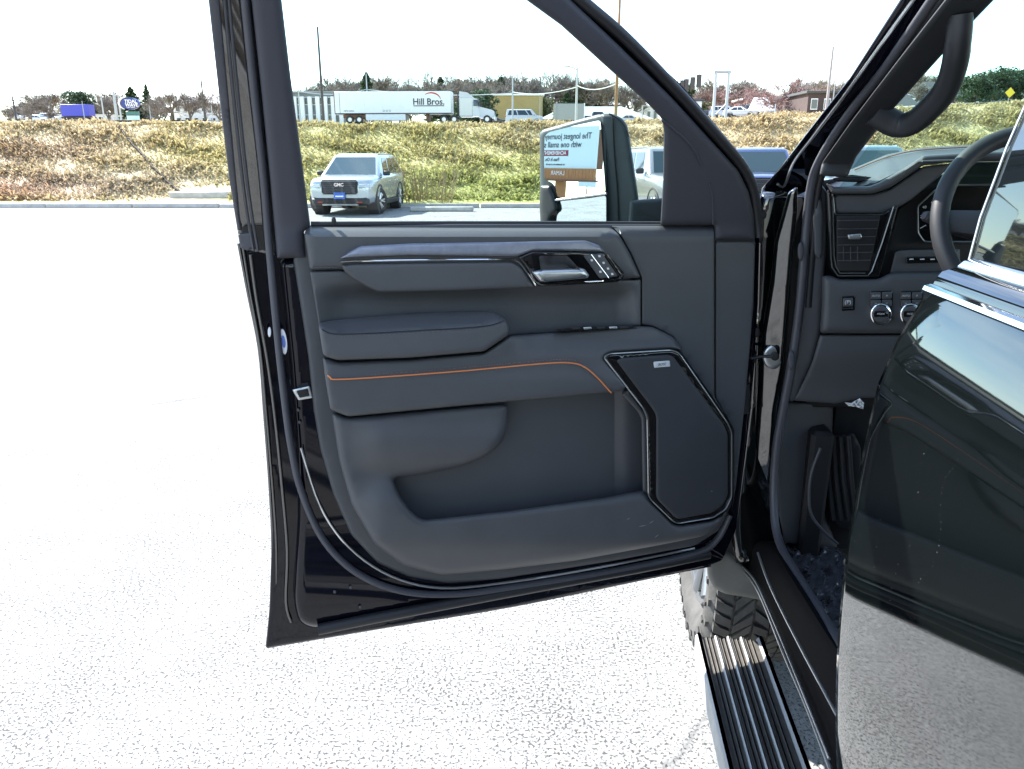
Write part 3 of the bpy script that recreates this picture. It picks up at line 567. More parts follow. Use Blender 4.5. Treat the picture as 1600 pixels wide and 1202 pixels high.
# ---- tow mirror on the outside of the door
mir = empty('side_mirror', tuple(Dp(950, 300, -.22))); mir.parent = truck; mir.location = Vector(Dp(950, 300, -.22)) - WLOC[truck.name]
mir['label'] = 'tall tow mirror outside the open door showing a billboard'
MC = Dp(905, 265, -.26)                                     # a point of the glass plane
_ma = math.atan2(DN[1], DN[0]) - R(67); MN = np.array([math.cos(_ma)*math.cos(R(2.2)), math.sin(_ma)*math.cos(R(2.2)), math.sin(R(2.2))])
def Mp(px, py, w): return plane_hit(px, py, MC + MN*w, MN)
case = rounded([(843,210),(848,203),(900,188),(938,178),(948,180),(949,349),(949,375),(845,375)], 6)
puff('mirror_case', case, Mp, -.004, M['mirror_case'], mir, r=5, h=.010, depth=.09, step=8)
glass_up = rounded([(851,213),(857,207),(900,196),(938,188),(941,230),(946,301),(920,304),(871,309),(868,292),(862,285),(851,281),(850,250)], 5)
mk('mirror_glass', *puff_m(glass_up, Mp, .004, r=1, h=0, depth=.008, step=30), M['mirror'], mir, False)
def Mq(px, py, w): n2 = MN + np.array([0, 0, -.06]); n2 = n2/np.linalg.norm(n2); return plane_hit(px, py, MC + MN*.004 + np.array([0, 0, -.08]), n2)
mk('spot_mirror_glass', *puff_m(rounded([(872,315),(920,310),(947,306),(947,375),(856,375),(868,330)], 4), Mq, 0, r=1, h=0, depth=.006, step=30), M['mirror'], mir, False)
tube('mirror_divider', [Mp(868,313,.008), Mp(908,307.5,.008), Mp(947,302.5,.008)], .0032, M['satin'], mir, n=8)
puff('mirror_lower_case', rounded([(844,290),(860,289),(870,318),(871,330),(862,338),(856,375),(846,375),(843,320)], 4), Mp, .014, M['rubber_dk'], mir, r=6, h=.012, depth=.03, step=5)
puff('mirror_inner_side', rounded([(938,178),(955,177),(970,183),(980,195),(984,215),(992,270),(998,310),(996,349),(996,375),(948,375),(946,300)], 6), lambda x, y, w: Dp(x, y, -.20 + w + (x-940)*.0011), 0, M['mirror_case'], mir, r=9, h=.014, depth=.10, step=8)
tube('mirror_cap_seam', [Dp(x, y, -.193 + (x-940)*.0011) for x, y in spline([(952,178),(966,186),(976,198),(982,214)], 5)], .002, M['dark'], mir, n=6)
tube('mirror_cap_seam', [Dp(x, y, -.196 + (x-940)*.0011) for x, y in spline([(957,179),(960,240),(965,300),(967,349)], 5)], .0018, M['dark'], mir, n=6)
puff('mirror_arm', rounded([(984,314),(1000,312),(1040,309),(1045,375),(980,375)], 4), Dp, -.115, M['mirror_case'], mir, r=7, h=.012, depth=.09, step=8)

# ---- rear door beside the camera: body section pulled along the truck
RB = .993
prof_px = [(1600,155),(1567,230),(1550,276),(1526,340),(1505,402)]
body_px = [(1474,437),(1437,453),(1420,478),(1406,505),(1392,540),(1373,583),(1346,643),(1326,733),(1315,816),(1306,900),(1303,960),(1300,1027),(1298,1100),(1296,1202)]
def az(px, py): p = Tp(px, py, RB); return float(np.dot(p, RT)), float(p[2])
glass_sec = [az(*q) for q in prof_px]; body_sec = [az(*q) for q in body_px]
# a smooth section through the measured silhouette
_z = np.array([q[1] for q in body_sec]); _a = np.array([q[0] for q in body_sec])
ok_ = _z < 1.44; lo_fit = np.polyfit(np.r_[_z[_z < 1.39], 1.40, 1.40, 1.40], np.r_[_a[_z < 1.39], .3770, .3770, .3770], 2)
zz = list(np.linspace(1.402, _z[-1], 26)); body = [(body_sec[1][0], body_sec[1][1]), (.4105, 1.506), (.4005, 1.483), (.3905, 1.457), (.3840, 1.434), (.3798, 1.418)] + [(float(np.polyval(lo_fit, z)), float(z)) for z in zz]
a_l, z_l = body[-1]; body += [(a_l + .010, z_l - .06), (a_l + .028, z_l - .12), (a_l + .055, z_l - .17), (a_l + .10, z_l - .19)]
ribs = [RB - .004, RB - .012] + list(np.linspace(RB - .03, -.42, 30))
def section(sec, b0s, inset=0.0):
    rings = []
    for i, b in enumerate(b0s):
        da = .010 if i == 0 else (.002 if i == 1 else 0.0); bow = .010*((b-.3)/.9)**2      # slight barrel along the length
        rings.append([TR(a + da + inset + bow*.6, b, z) for a, z in sec])
    return rings
rv = loft_m(section(body, ribs), closed=False, cap=False)
edge = loft_m([[TR(a + .010 + .0018, RB - .004, z) for a, z in body], [TR(a + .075, RB - .010, z) for a, z in body]], closed=False, cap=False)
rear_door = mk('rear_door', *join(rv, edge), M['paint'], truck, True, 50); rear_door['label'] = 'closed glossy black rear door mirroring sky and open door'
RD = rear_door
ba, bz = body_sec[1]; ga, gz = glass_sec[-1]
lens_b = list(np.linspace(RB - .008, -.42, 12))
def band(name, sec, mat, n=1): return mk(name, *loft_m([[TR(a + .006*((b-.3)/.9)**2, b, z) for a, z in sec] for b in lens_b], closed=False, cap=False), mat, RD, True, 40)
m_a, m_z = body_sec[0]
band('belt_chrome', [(ba - .001, bz - .001), (ba - .004, bz + .002), (ba - .002, bz + .007), (ba + .005, bz + .009)], M['chrome'])
band('belt_groove', [(ba + .003, bz + .008), (ba + .010, bz + .009)], M['rubber_dk'])
band('upper_body', [(ba + .008, bz + .008), (ba + .010, bz + .015), (ba + .016, bz + .024), (ga - .012, gz - .011)], M['paint'])
band('window_chrome', [(ga - .010, gz - .016), (ga - .012, gz - .010), (ga - .006, gz - .004), (ga + .004, gz)], M['chrome'])
gsec = [(ga + .003, gz - .004)] + [(a, z) for a, z in glass_sec[::-1][1:]]; (a1, z1), (a0, z0) = gsec[-1], gsec[-2]
gsec.append((a1 + (a1-a0)/(z1-z0)*.17, z1 + .17)); gsec.append((gsec[-1][0] + .06, z1 + .23))
band('rear_window', gsec, M['darkglass'])
mk('window_front_edge', *tube_m([TR(a + .001, RB - .007, z) for a, z in gsec[:-1]], .0016, n=6), M['satin'], RD)
# dried water streaks on the paint
_bz = [q[1] for q in body][::-1]; _ba = [q[0] for q in body][::-1]
def paint_a(z, b): return float(np.interp(z, _bz, _ba)) + .006*((b-.3)/.9)**2
spots = []; rs = random.Random(5)
for (b0, z0, z1, n_) in ((.80, 1.40, .95, 46), (.745, 1.39, .98, 50), (.87, 1.34, 1.18, 9)):
    for i in range(n_):
        z = z0 + (z1-z0)*(i + rs.uniform(-.4, .4))/n_; b = b0 + .012*math.sin(i*.4) + (z0-z)*.06 + rs.uniform(-.002, .002); s = rs.choice((.0002, .0002, .0003, .0005)); aa = paint_a(z, b) - .0006
        spots.append(([TR(aa, b-s*.6, z-s*1.6), TR(aa, b+s*.6, z-s*1.6), TR(aa, b+s*.6, z+s*1.6), TR(aa, b-s*.6, z+s*1.6)], [(0, 1, 2, 3)]))
ws_ = mk('water_spots', *join(*spots), pbr('mineral_spot', (.11, .115, .115), .7), RD, False); ws_['kind'] = 'stuff'
# pieces behind the rear door: B-pillar, bed side, roof
def sbox(name, a0, a1, b0, b1, z0, z1, mat, bev=.01, parent=truck):
    c = TR((a0+a1)/2, (b0+b1)/2, (z0+z1)/2); return box(name, c, (a1-a0, b1-b0, z1-z0), mat, parent, -HEAD, bev)
sbox('centre_pillar', .50, .62, .80, .965, .62, 1.93, M['trim'])
sbox('roof_panel', .64, 2.24, -1.1, 1.42, 1.985, 2.05, M['paint'], .02)
sbox('headliner', .66, 2.22, -1.0, 1.40, 1.95, 1.983, M['trim'], .01)
sbox('rear_cab_wall', .50, 2.30, -.52, -.44, .62, 1.96, M['paint'], .02)
sbox('cargo_bed', .42, 2.36, -2.75, -.56, .62, 1.48, M['paint'], .04)
for bb in (-1.9,):
    w = mk('rear_wheel', *lathe_m([(-.14,.25),(-.14,.40),(-.10,.42),(.10,.42),(.14,.40),(.14,.25),(-.14,.25)], 36, 'x', (0,0,0)), M['tyre'], None)
    w.parent = truck; w.rotation_euler = (0, 0, -HEAD); w.location = Vector(TR(.56, bb, .42)) - WLOC[truck.name]; WLOC[w.name] = Vector(TR(.56, bb, .42))
sbox('far_body_side', 2.26, 2.36, -.44, 1.9, .62, 1.45, M['paint'], .02)
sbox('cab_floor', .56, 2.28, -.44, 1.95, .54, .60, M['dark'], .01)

# ---- front pillar, seals, grab handle, windshield
def Pa(x, y, w):                                            # pillar plane leaning in toward the roof
    a = .48 + .08*(265 - y)/265 if y < 265 else .48 - .02*min(1, (y-265)/60)
    return Sp(x, y, a - w)
def Pb(x, y, w):                                            # the jamb side of the pillar looks back along the truck
    xl = float(np.interp(y, [-40, 0, 123, 210, 265, 294, 330], [1438, 1406, 1327, 1259, 1217, 1190, 1186])); return Tp(x, y, float(np.dot(Pa(xl, y, 0), FW)) - w)
puff('front_pillar', [(1438,-40),(1406,0),(1327,123),(1259,210),(1217,265),(1190,294),(1186,330),(1200,335),(1240,322),(1262,306),(1280,249),(1327,178),(1385,105),(1458,0),(1487,-40)], Pb, .0, M['jamb'], truck, r=9, h=.012, depth=.05)
tube('pillar_bead', [Pb(x, y, .002) for x, y in spline([(1452,-35),(1427,0),(1385,58),(1327,139),(1270,214),(1240,254),(1226,290),(1215,288)], 6)], .0035, M['satin'], truck, n=6)
seal = [(1487,-40,1.47),(1458,0,1.53),(1385,105,1.67),(1327,178,1.78),(1282,249,1.88),(1266,300,1.92),(1256,400,1.92),(1249,480,1.92),(1238,560,1.92),(1226,625,1.92),(1213,700,1.92),(1209,780,1.90),(1217,845,1.82),(1250,905,1.64),(1300,985,1.40),(1345,1050,1.2)]
tube('opening_seal', [Tp(p[0], p[1], p[2]) for p in spline(seal, 6)], 0.0108, M['rubber'], truck, n=10, flat=.8)
seal2 = [(1503,-40,1.46),(1474,0,1.52),(1399,105,1.67),(1340,180,1.79),(1294,252,1.89),(1277,300,1.93),(1268,400,1.94),(1262,480,1.94)]
tube('opening_seal', [Tp(p[0], p[1], p[2]) for p in spline(seal2, 6)], .010, M['rubber_dk'], truck, n=8)
def Pcov(x, y, w):
    xl = float(np.interp(y, [-40, 3, 98, 190, 255, 275], [1505, 1474, 1400, 1330, 1284, 1280])); return Tp(x, y, float(np.dot(Sp(xl, y, .53 + .06*(265-y)/265), FW)) - w)
puff('pillar_cover', rounded([(1505,-40),(1474,3),(1400,98),(1330,190),(1284,255),(1280,275),(1324,277),(1338,245),(1398,168),(1499,56),(1553,0),(1592,-40)], 5), Pcov, 0, M['handle_dk'], truck, r=10, h=.010, depth=.05)
gh = [(1494,40),(1492,75),(1487,112),(1476,142),(1450,172),(1427,193),(1405,197),(1375,184)]
gh3 = [(1500,22,-.012),(1497,66,.030),(1490,108,.045),(1476,142,.050),(1450,172,.050),(1427,191,.046),(1402,195,.028),(1366,176,-.012)]
tube('grab_handle', [Pcov(p[0], p[1], p[2]) for p in spline(gh3, 6)], [.0235]*8 + [.0245]*28 + [.026]*7, M['handle_dk'], truck, n=12, flat=.85)
ws = [TR(.60, 2.12, 1.50), TR(2.24, 2.12, 1.50), TR(2.20, 1.45, 1.985), TR(.66, 1.45, 1.985)]
mk('windshield', *quad_m(*ws, th=.005), M['windshield'], truck, False)
# door jamb
Jp = lambda x, y, w: Tp(x, y, 2.0 - w)
puff('door_jamb', [(1178,340),(1192,300),(1262,300),(1268,340),(1262,480),(1248,560),(1236,625),(1222,700),(1216,780),(1224,850),(1240,880),(1150,880),(1140,830),(1165,640),(1176,470)], Jp, 0, M['paint'], truck, r=10, h=.02, depth=.06)
def jamb_wf(x, y): return (x-1212)*.0012 - .00004*(y-560)
puff('jamb_glint', rounded([(1232,300),(1246,291),(1246,330),(1240,390),(1236,440),(1230,520),(1226,575),(1214,640),(1208,760),(1206,820),(1200,838),(1190,826),(1176,775),(1177,720),(1184,600),(1186,560),(1190,520),(1204,440),(1210,380)], 5), lambda x, y, w: Tp(x, y, 1.955 - w), 0, M['paint'], truck, r=8, h=.010, depth=.03, step=7, wf=lambda x, y: (x-1212)*.0005 - .0002*(y-560))  # separate piece added over the jamb, tilted to hold its bright ground reflection
ck = Tp(1207, 557, 1.93)
mk('check_strap', *tube_m([Dp(1172, 560, -.0), Tp(1190,557,1.93), Tp(1207,557,1.925)], .007, n=8, flat=.6), M['rubber_dk'], truck)
puff('check_strap_bracket', [(1208+17*math.sin(q), 558+19*math.cos(q)) for q in np.linspace(0, 2*math.pi, 20)[:-1]], lambda x, y, w: Tp(x, y, 1.952-w), 0, M['satin'], truck, r=5, depth=.02, step=5)
puff('check_strap_pin', [(1211+7*math.sin(q), 557+7*math.cos(q)) for q in np.linspace(0, 2*math.pi, 14)[:-1]], lambda x, y, w: Tp(x, y, 1.925-w), 0, M['rubber_dk'], truck, r=3, depth=.02, step=4)
for (x, y) in ((1251,393), (1236,563)): puff('seal_clip', [(x+5*math.sin(q), y+15*math.cos(q)) for q in np.linspace(0, 2*math.pi, 14)[:-1]], lambda x, y, w: Tp(x, y, 1.90-w), 0, M['rubber'], truck, r=3, depth=.02, step=5)
for i, (x, y) in enumerate(((1193,335),(1188,372),(1183,520),(1178,560))): puff('hinge_bolt', [(x+5*math.sin(q), y+8*math.cos(q)) for q in np.linspace(0, 2*math.pi, 12)[:-1]], lambda x, y, w: Tp(x, y, 1.97-w), 0, M['rubber_dk'], truck, r=2, depth=.02, step=5)
tube('wiring_boot', [Tp(1163, 600+i*9, 1.93) for i in range(6)], .014, M['rubber_dk'], truck, n=10)
# gap behind the door, fender and hood ahead of it
sbox('front_fender', .42, .52, 2.02, 3.45, .95, 1.42, M['paint'], .04)
sbox('hood_panel', .52, 2.28, 2.2, 3.45, 1.34, 1.42, M['paint'], .03)
sbox('fender_liner', .62, .68, 1.98, 3.2, .35, .98, M['dark'], .01)
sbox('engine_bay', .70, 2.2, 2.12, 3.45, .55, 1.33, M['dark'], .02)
sbox('liner_rear', .42, .70, 2.075, 2.11, .62, 1.0, M['dark'], .01)

# ---- dashboard
dash = empty('dashboard', tuple(TR(1.2, 1.95, 1.3))); dash.parent = truck; dash.location = Vector(TR(1.2, 1.95, 1.3)) - WLOC[truck.name]
dash['label'] = 'dark dashboard with air vent, dials and knobs'
def Q(b): return lambda x, y, w: Tp(x, y, b - w)
puff('dash_core', [(1258,300),(1286,282),(1330,276),(1440,262),(1700,250),(1700,640),(1236,636),(1256,480)], Q(2.03), 0, M['dark'], dash, r=3, depth=.08)
puff('dash_top', rounded([(1287,284),(1327,266),(1386,241.5),(1443,230.5),(1567,224),(1700,221),(1700,246),(1528,241),(1446,247),(1411,268),(1366,290),(1300,294)], 3), Q(2.10), 0, M['leather'], dash, r=3, depth=.05, step=8, wf=lambda x, y: .22*float(np.clip((y - np.interp(x, [1287,1327,1386,1443,1567,1700],[280,266,241,230,224,221]))/34, 0, 1)))
tube('dash_stitching', [Tp(x, y, 2.06) for x, y in spline([(1335,266),(1390,244.5),(1446,234),(1567,228),(1690,225)], 6)], .0016, M['thread_o'], dash, n=5)
puff('dash_brow', rounded([(1290,286),(1303,292),(1358,291),(1372,286),(1411,264),(1443,243),(1528,237),(1700,234),(1700,251),(1492,253),(1442,259),(1390,294),(1364,303),(1300,303)], 4), Q(1.85), 0, M['leather'], dash, r=7, h=.016, depth=.08, step=7)
tube('brow_chrome', [Tp(x, y, 1.842) for x, y in ((1441,252.5),(1465,251.5),(1491,251))], 0.0024, M['dim_metal'], dash, n=6)
puff('defrost_vent', rounded([(1300,279),(1330,273),(1362,277),(1366,282),(1340,285),(1306,284)], 3), Q(1.93), 0, M['dark'], dash, r=2, depth=.01, step=5)
for y in (276, 278.5, 281): tube('defrost_slat', [Tp(x, y + .6*math.sin((x-1300)*.05), 1.925) for x in range(1306, 1362, 8)], .0012, M['trim'], dash, n=5)
puff('dash_upper_face', [(1303,304),(1364,304),(1391,296),(1443,260),(1490,255),(1470,274),(1424,312),(1408,322),(1378,334),(1306,334)], Q(1.88), 0, M['trim'], dash, r=5, depth=.05, step=7)
puff('cluster_housing', [(1404,326),(1424,312),(1470,274),(1492,253),(1700,252),(1700,432),(1372,432)], Q(1.96), 0, M['rubber_dk'], dash, r=3, depth=.05)
vent = empty('air_vent', tuple(Tp(1338, 380, 1.87))); vent.parent = truck; vent.location = WLOC[vent.name] - WLOC[truck.name]; vent['label'] = 'tall corner air vent with slats'
bez = [(1291,298),(1303,300),(1306,334),(1378,334),(1390,326),(1404,322),(1374,433),(1309,434),(1297,418)]
bezm = puff_m(rounded(bez, 3), Q(1.87), 0, r=4, depth=.05, step=7)
cavm = puff_m(rounded([(1307,337),(1376,337),(1358,424),(1312,424),(1307,416)], 3), Q(1.866), .0, r=2, depth=.002, step=8)

mk('vent_bezel', *bezm, M['piano'], vent, True, 45)
mk('vent_cavity', *cavm, M['dark'], vent, True, 45)
for y in (345, 358, 370.5, 383, 395, 407.5):
    xr = 1374 - (y-337)*.2; tube('vent_slat', [Tp(1309, y, 1.855), Tp(xr, y - .8, 1.855)], .0022, M['rubber'], vent, n=6, flat=.5)
for x in (1318, 1329, 1340): tube('vent_vane', [Tp(x, 386, 1.862), Tp(x, 409, 1.862)], .0011, M['rubber'], vent, n=5)
puff('vent_tab', rounded([(1324,367),(1345,365),(1347,371),(1344,374),(1326,374)], 2), Q(1.845), 0, M['satin'], vent, r=2, depth=.01, step=4)
for pts, mt in (([(1294,297),(1297,340),(1298,400),(1300,418),(1309,431),(1340,431),(1356,431),(1362,424),(1378,380),(1396,323)], 'dim_metal'), ([(1301,304),(1302,345),(1303,400),(1306,416),(1312,427),(1352,427)], 'dim_metal'), ([(1402,323),(1395,347),(1393,357)], 'dim_metal')):
    tube('vent_trim', [Tp(x, y, 1.866) for x, y in pts], .0017, M[mt], vent, n=6)
puff('lower_dash', rounded([(1284,431),(1300,431),(1310,436),(1372,436),(1392,426),(1700,424),(1700,522),(1281,521),(1284,470)], 6), Q(1.86), 0, M['trim'], dash, r=12, h=.02, depth=.08, step=8)
puff('knee_panel', rounded([(1281,523),(1700,524),(1700,624),(1346,622),(1306,631),(1239,626),(1256,595),(1269,566)], 4), Q(1.89), 0, M['trim'], dash, r=6, depth=.06, wf=lambda x, y: -.05*float(sstep(540, 630, y)))
puff('dash_end_cap', rounded([(1262,304),(1284,288),(1292,300),(1290,400),(1286,470),(1282,521),(1270,566),(1240,628),(1229,628),(1240,560),(1250,480),(1256,400)], 4), Q(1.935), 0, M['trim'], dash, r=8, h=.014, depth=.04)
puff('end_cap_trim', rounded([(1275,312),(1283,304),(1286,330),(1285,395),(1281,405),(1272,398),(1270,340)], 3), Q(1.925), 0, M['trim'], dash, r=4, depth=.02)
puff('brake_button_frame', rounded([(1314,463),(1336,462),(1336,485),(1314,486)], 3), Q(1.858), .002, M['piano'], dash, r=2, depth=.02, step=5)
puff('brake_button', rounded([(1317,466),(1333,465.5),(1333,479),(1317,479.5)], 2), Q(1.853), .002, M['trim'], dash, r=2, depth=.02, step=5)
tube('button_chrome', [Tp(1317,482.5,1.852), Tp(1333,482,1.852)], .0013, M['chrome'], dash, n=5)
text('button_symbol', '(P)', Tp(1325,472.5,1.8495), RT, (0,0,1), .013, M['icon'], dash)
for i, x0 in enumerate((1359, 1406)):
    puff('switch_cluster', rounded([(x0,455),(x0+36,454),(x0+36,480),(x0,481)], 4), Q(1.858), .002, M['piano'], dash, r=2, depth=.02, step=5)
    for j, (dx, dy, s) in enumerate(((2,2,'AUTO'),(19,1.5,'#'),(2,14,'/='),(19,13.5,'=/'))):
        puff('switch_button', rounded([(x0+dx,455+dy),(x0+dx+15.5,454.6+dy),(x0+dx+15.5,465.6+dy),(x0+dx,466+dy)], 2), Q(1.852), .002, M['trim'], dash, r=1.5, depth=.012, step=5)
        text('switch_symbol', s, Tp(x0+dx+7.7, 460.5+dy, 1.8485), RT, (0,0,1), .0062, M['icon'], dash)
for cx in (1376.5, 1423):
    cy = 491.5
    circ = lambda r_: [(cx+r_*math.sin(q), cy+r_*math.cos(q)) for q in np.linspace(0, 2*math.pi, 36)[:-1]]
    puff('knob_ring', circ(17.5), Q(1.842), .002, M['chrome'], dash, r=4, depth=.03, step=4)
    puff('knob_face', circ(13), Q(1.838), .004, M['trim'], dash, r=3, depth=.01, step=4)
    puff('knob_band', [(cx-11,cy-5),(cx+11,cy-5.5),(cx+11,cy+3.5),(cx-11,cy+4)], Q(1.836), .005, M['piano'], dash, r=1, depth=.004, step=5)
    text('knob_word', 'MODE', Tp(cx, cy-.7, 1.8295), RT, (0,0,1), .006, M['icon'], dash)
# instrument cluster
clus = empty('instrument_cluster', tuple(Tp(1500, 340, 1.93))); clus.parent = truck; clus.location = WLOC[clus.name] - WLOC[truck.name]
scr = rounded([(1434,322),(1460,298),(1494,290),(1640,288),(1640,378),(1444,378),(1434,364)], 4)
puff('cluster_screen', scr, Q(1.94), 0, pbr('screen_black', (.004,.004,.005), .15), clus, r=1, h=0, depth=.01, step=20)
tube('cluster_rim', [Tp(x, y, 1.936) for x, y in scr], .0026, M['dim_metal'], clus, n=6, closed=True)
for s, x, y in (('40',1444.5,324),('60',1458,316),('80',1474.5,315.5),('20',1440.5,339)): text('dial_number', s, Tp(x, y, 1.934), RT, (0,0,1), .009, M['icon'], clus)
tube('dial_needle', [Tp(1438,357,1.934), Tp(1447,352,1.934)], .0009, M['icon'], clus, n=4)
text('warning_light', 'A', Tp(1459,370,1.934), RT, (0,0,1), .008, M['icon'], clus); text('warning_light', 'A', Tp(1458,384,1.934), RT, (0,0,1), .009, M['red'], clus); text('warning_light', '!', Tp(1466,329,1.934), RT, (0,0,1), .008, M['red'], clus)
puff('dash_button_panel', rounded([(1398,394),(1408,391),(1500,389),(1500,426),(1390,428)], 3), Q(1.90), 0, M['trim'], dash, r=4, depth=.05)
puff('button_strip', rounded([(1414,401.5),(1467,400.5),(1467,410.5),(1416,412)], 3), Q(1.893), 0, M['piano'], dash, r=2, depth=.01, step=5)
for x in (1424, 1441, 1457): puff('strip_symbol', [(x-3.5,404.6),(x+3.5,404.4),(x+3.5,406),(x-3.5,406.2)], Q(1.891), .001, M['icon'], dash, r=.5, h=0, depth=.001, step=3)
# steering wheel and stalk
SWB = 1.62
stw = empty('steering_wheel', tuple(Tp(1622, 352, SWB))); stw.parent = truck; stw.location = WLOC[stw.name] - WLOC[truck.name]
c = Tp(1622, 352, SWB); u1 = RT; u2 = np.array([0, 0, 1.0])*math.cos(R(24)) + FW*math.sin(R(24)); rr = .185
mk('wheel_rim', *tube_m([c + rr*(u1*math.cos(q) + u2*math.sin(q)*1.02) for q in np.linspace(0, 2*math.pi, 57)[:-1]], 0.0175, n=14, closed=True), M['handle_dk'], stw)
u3 = np.cross(u1, u2)
mk('wheel_hub', *tube_m([c - u3*.035, c - u3*.02, c + u3*.05], [.05, .085, .07], n=24), M['trim'], stw)
for q in (math.pi*.98, 0.02, -math.pi/2): mk('wheel_spoke', *tube_m([c - u3*.01 + (u1*math.cos(q)+u2*math.sin(q))*t for t in (.05, .11, .18)], [.036, .026, .022], n=10, flat=.45, up=u3), M['trim'], stw)
st = [Tp(1444, 337, 1.74), Tp(1456, 341, 1.745), Tp(1475, 351, 1.75), Tp(1500, 362, 1.76), Tp(1560, 380, 1.78)]
tube('wiper_stalk', [Tp(x, y, b) for x, y, b in ((1444,337,1.74),(1446,338,1.74),(1458,342,1.745),(1475,351,1.75),(1500,362,1.76),(1580,385,1.79))], [.006,.0115,.0125,.0125,.011,.011], M['rubber_dk'], truck, n=12)
tube('stalk_end', [Tp(1443.5,336.8,1.7385), Tp(1445,337.3,1.739)], .0085, M['rubber'], truck, n=12)
# footwell
puff('kick_panel', [(1229,628),(1302,632),(1300,690),(1286,740),(1284,790),(1310,860),(1226,848),(1214,790),(1216,715)], Q(1.965), 0, M['trim'], truck, r=7, depth=.03, wf=lambda x, y: -.0012*(x-1215))
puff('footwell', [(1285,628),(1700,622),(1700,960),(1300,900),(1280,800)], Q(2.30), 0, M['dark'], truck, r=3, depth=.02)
tube('carpet_edge', [Tp(x, y, 1.93) for x, y in spline([(1282,700),(1268,738),(1264,775),(1268,805),(1285,828),(1309,850)], 5)], .004, M['rubber'], truck, n=8)
puff('foot_rest', rounded([(1282,684),(1334,676),(1345,700),(1345,830),(1306,822),(1298,800)], 5), Q(2.05), 0, M['rubber_dk'], truck, r=4, depth=.05)
for i, x in enumerate((1289, 1301, 1313, 1325)): tube('foot_rest_rib', [Tp(x, 686-i*2, 2.035), Tp(x+5, 750, 2.03), Tp(x+13, 812, 2.02)], .0075, M['rubber_dk'], truck, n=8)
crump = [(1320,629),(1330,630),(1343,622.5),(1350,630),(1349,640),(1338,636),(1326,634.5)]
pt = puff('paper_tag', crump, Q(1.80), 0, M['paper'], truck, r=2, depth=.004, step=3, wf=lambda x, y: .012*math.sin(x*.9)*math.cos(y*.8))
# sill with protective film, rocker, running board
def sill_wf(x, y): return .0
Gf = lambda z: (lambda x, y, w: Gp(x, y, z + w))
puff('sill_film', [(1222,842),(1260,848),(1309,855),(1345,900),(1380,1040),(1345,1050),(1300,984),(1250,904)], Gf(.60), .02, M['film'], truck, r=4, h=.01, depth=.03, step=5, wf=lambda x, y: .006*math.sin(x*.31 + 2*math.sin(y*.13)) + .005*math.sin(y*.27 - x*.12))
puff('rocker_panel', [(1127,860),(1150,842),(1212,846),(1248,905),(1298,985),(1350,1060),(1350,1330),(1330,1290),(1296,1202),(1262,1106),(1225,1020),(1187,926),(1146,876)], lambda x, y, w: Sp(x, y, .50 - w), 0, M['sill_black'], truck, r=16, h=.03, depth=.10)
for pts, a, rr_ in (([(1138,872),(1160,890),(1187,928),(1225,1022),(1262,1108),(1300,1208),(1325,1270)], .490, .0042), ([(1184,864),(1206,922),(1250,1010),(1296,1096),(1330,1160)], .472, .003), ([(1150,876),(1178,905),(1200,950),(1240,1046),(1296,1186)], .484, .0028)):
    tube('sill_strip', [Sp(x, y, a) for x, y in spline(pts, 5)], rr_, M['satin'], truck, n=6)
rb = empty('running_board', tuple(TR(.43, .6, .40))); rb.parent = truck; rb.location = WLOC[rb.name] - WLOC[truck.name]
def rbox(name, f0, f1, b0, b1, z0, z1, mat, bev=.003): return sbox(name, .357+.185*f0, .357+.185*f1, b0, b1, z0 - .0605, z1 - .0605, mat, bev, rb)
rbox('step_tray', .0, 1.0, -1.9, 1.968, .34, .412, M['step'], .012)
rbox('step_edge', -.02, .085, -1.9, 1.972, .345, .424, M['alu'], .01); rbox('step_edge', .915, 1.02, -1.9, 1.972, .345, .424, M['alu'], .01)
for f in (.27, .46, .66): rbox('step_strip', f, f + .055, -1.9, 1.966, .404, .4205, M['alu'], .004)
for f in (.14, .20, .35, .41, .535, .60, .74, .81): rbox('grip_rib', f, f + .03, -1.9, 1.962, .404, .4145, M['step'], .003)
sbox('step_bracket', .45, .80, 1.28, 1.34, .29, .33, M['alu'], .01, rb); sbox('step_bracket', .45, .80, .1, .16, .29, .33, M['alu'], .01, rb)
tube('frame_tube', [TR(.66, b, .40) for b in (-1.5, 0, 1.6)], .03, M['rubber_dk'], truck, n=12)
# front wheel with lugged tyre
FWH = TR(.56, 2.50, .425); wroot = empty('front_wheel', tuple(FWH)); wroot.parent = truck; wroot.rotation_euler = (0, 0, -HEAD); wroot.location = Vector(FWH) - WLOC[truck.name]
def sub(name, vf, mat, sharp=40): 
    o = bpy.data.objects.new(name, new_mesh(name, *vf, mat, True, sharp)); COL.objects.link(o); o.parent = wroot; return o
sub('tyre', lathe_m([(-.10,.262),(-.135,.30),(-.150,.345),(-.147,.385),(-.132,.408),(-.10,.415),(.10,.415),(.132,.408),(.15,.36),(.135,.30),(.10,.262)], 64, 'x'), M['tyre'])
lugs = []
def lug(q, x0, x1, dq, skew, rad, hgt):
    P = []
    for (x, s) in ((x0, -1), (x1, -1), (x1, 1), (x0, 1)):
        qq = q + s*dq + skew*(x - (x0+x1)/2)
        for rr_ in (rad - .012, rad + hgt): P.append((x, rr_*math.cos(qq), rr_*math.sin(qq)))
    return P, [(1,3,5,7),(0,1,7,6),(2,3,1,0),(4,5,3,2),(6,7,5,4)]
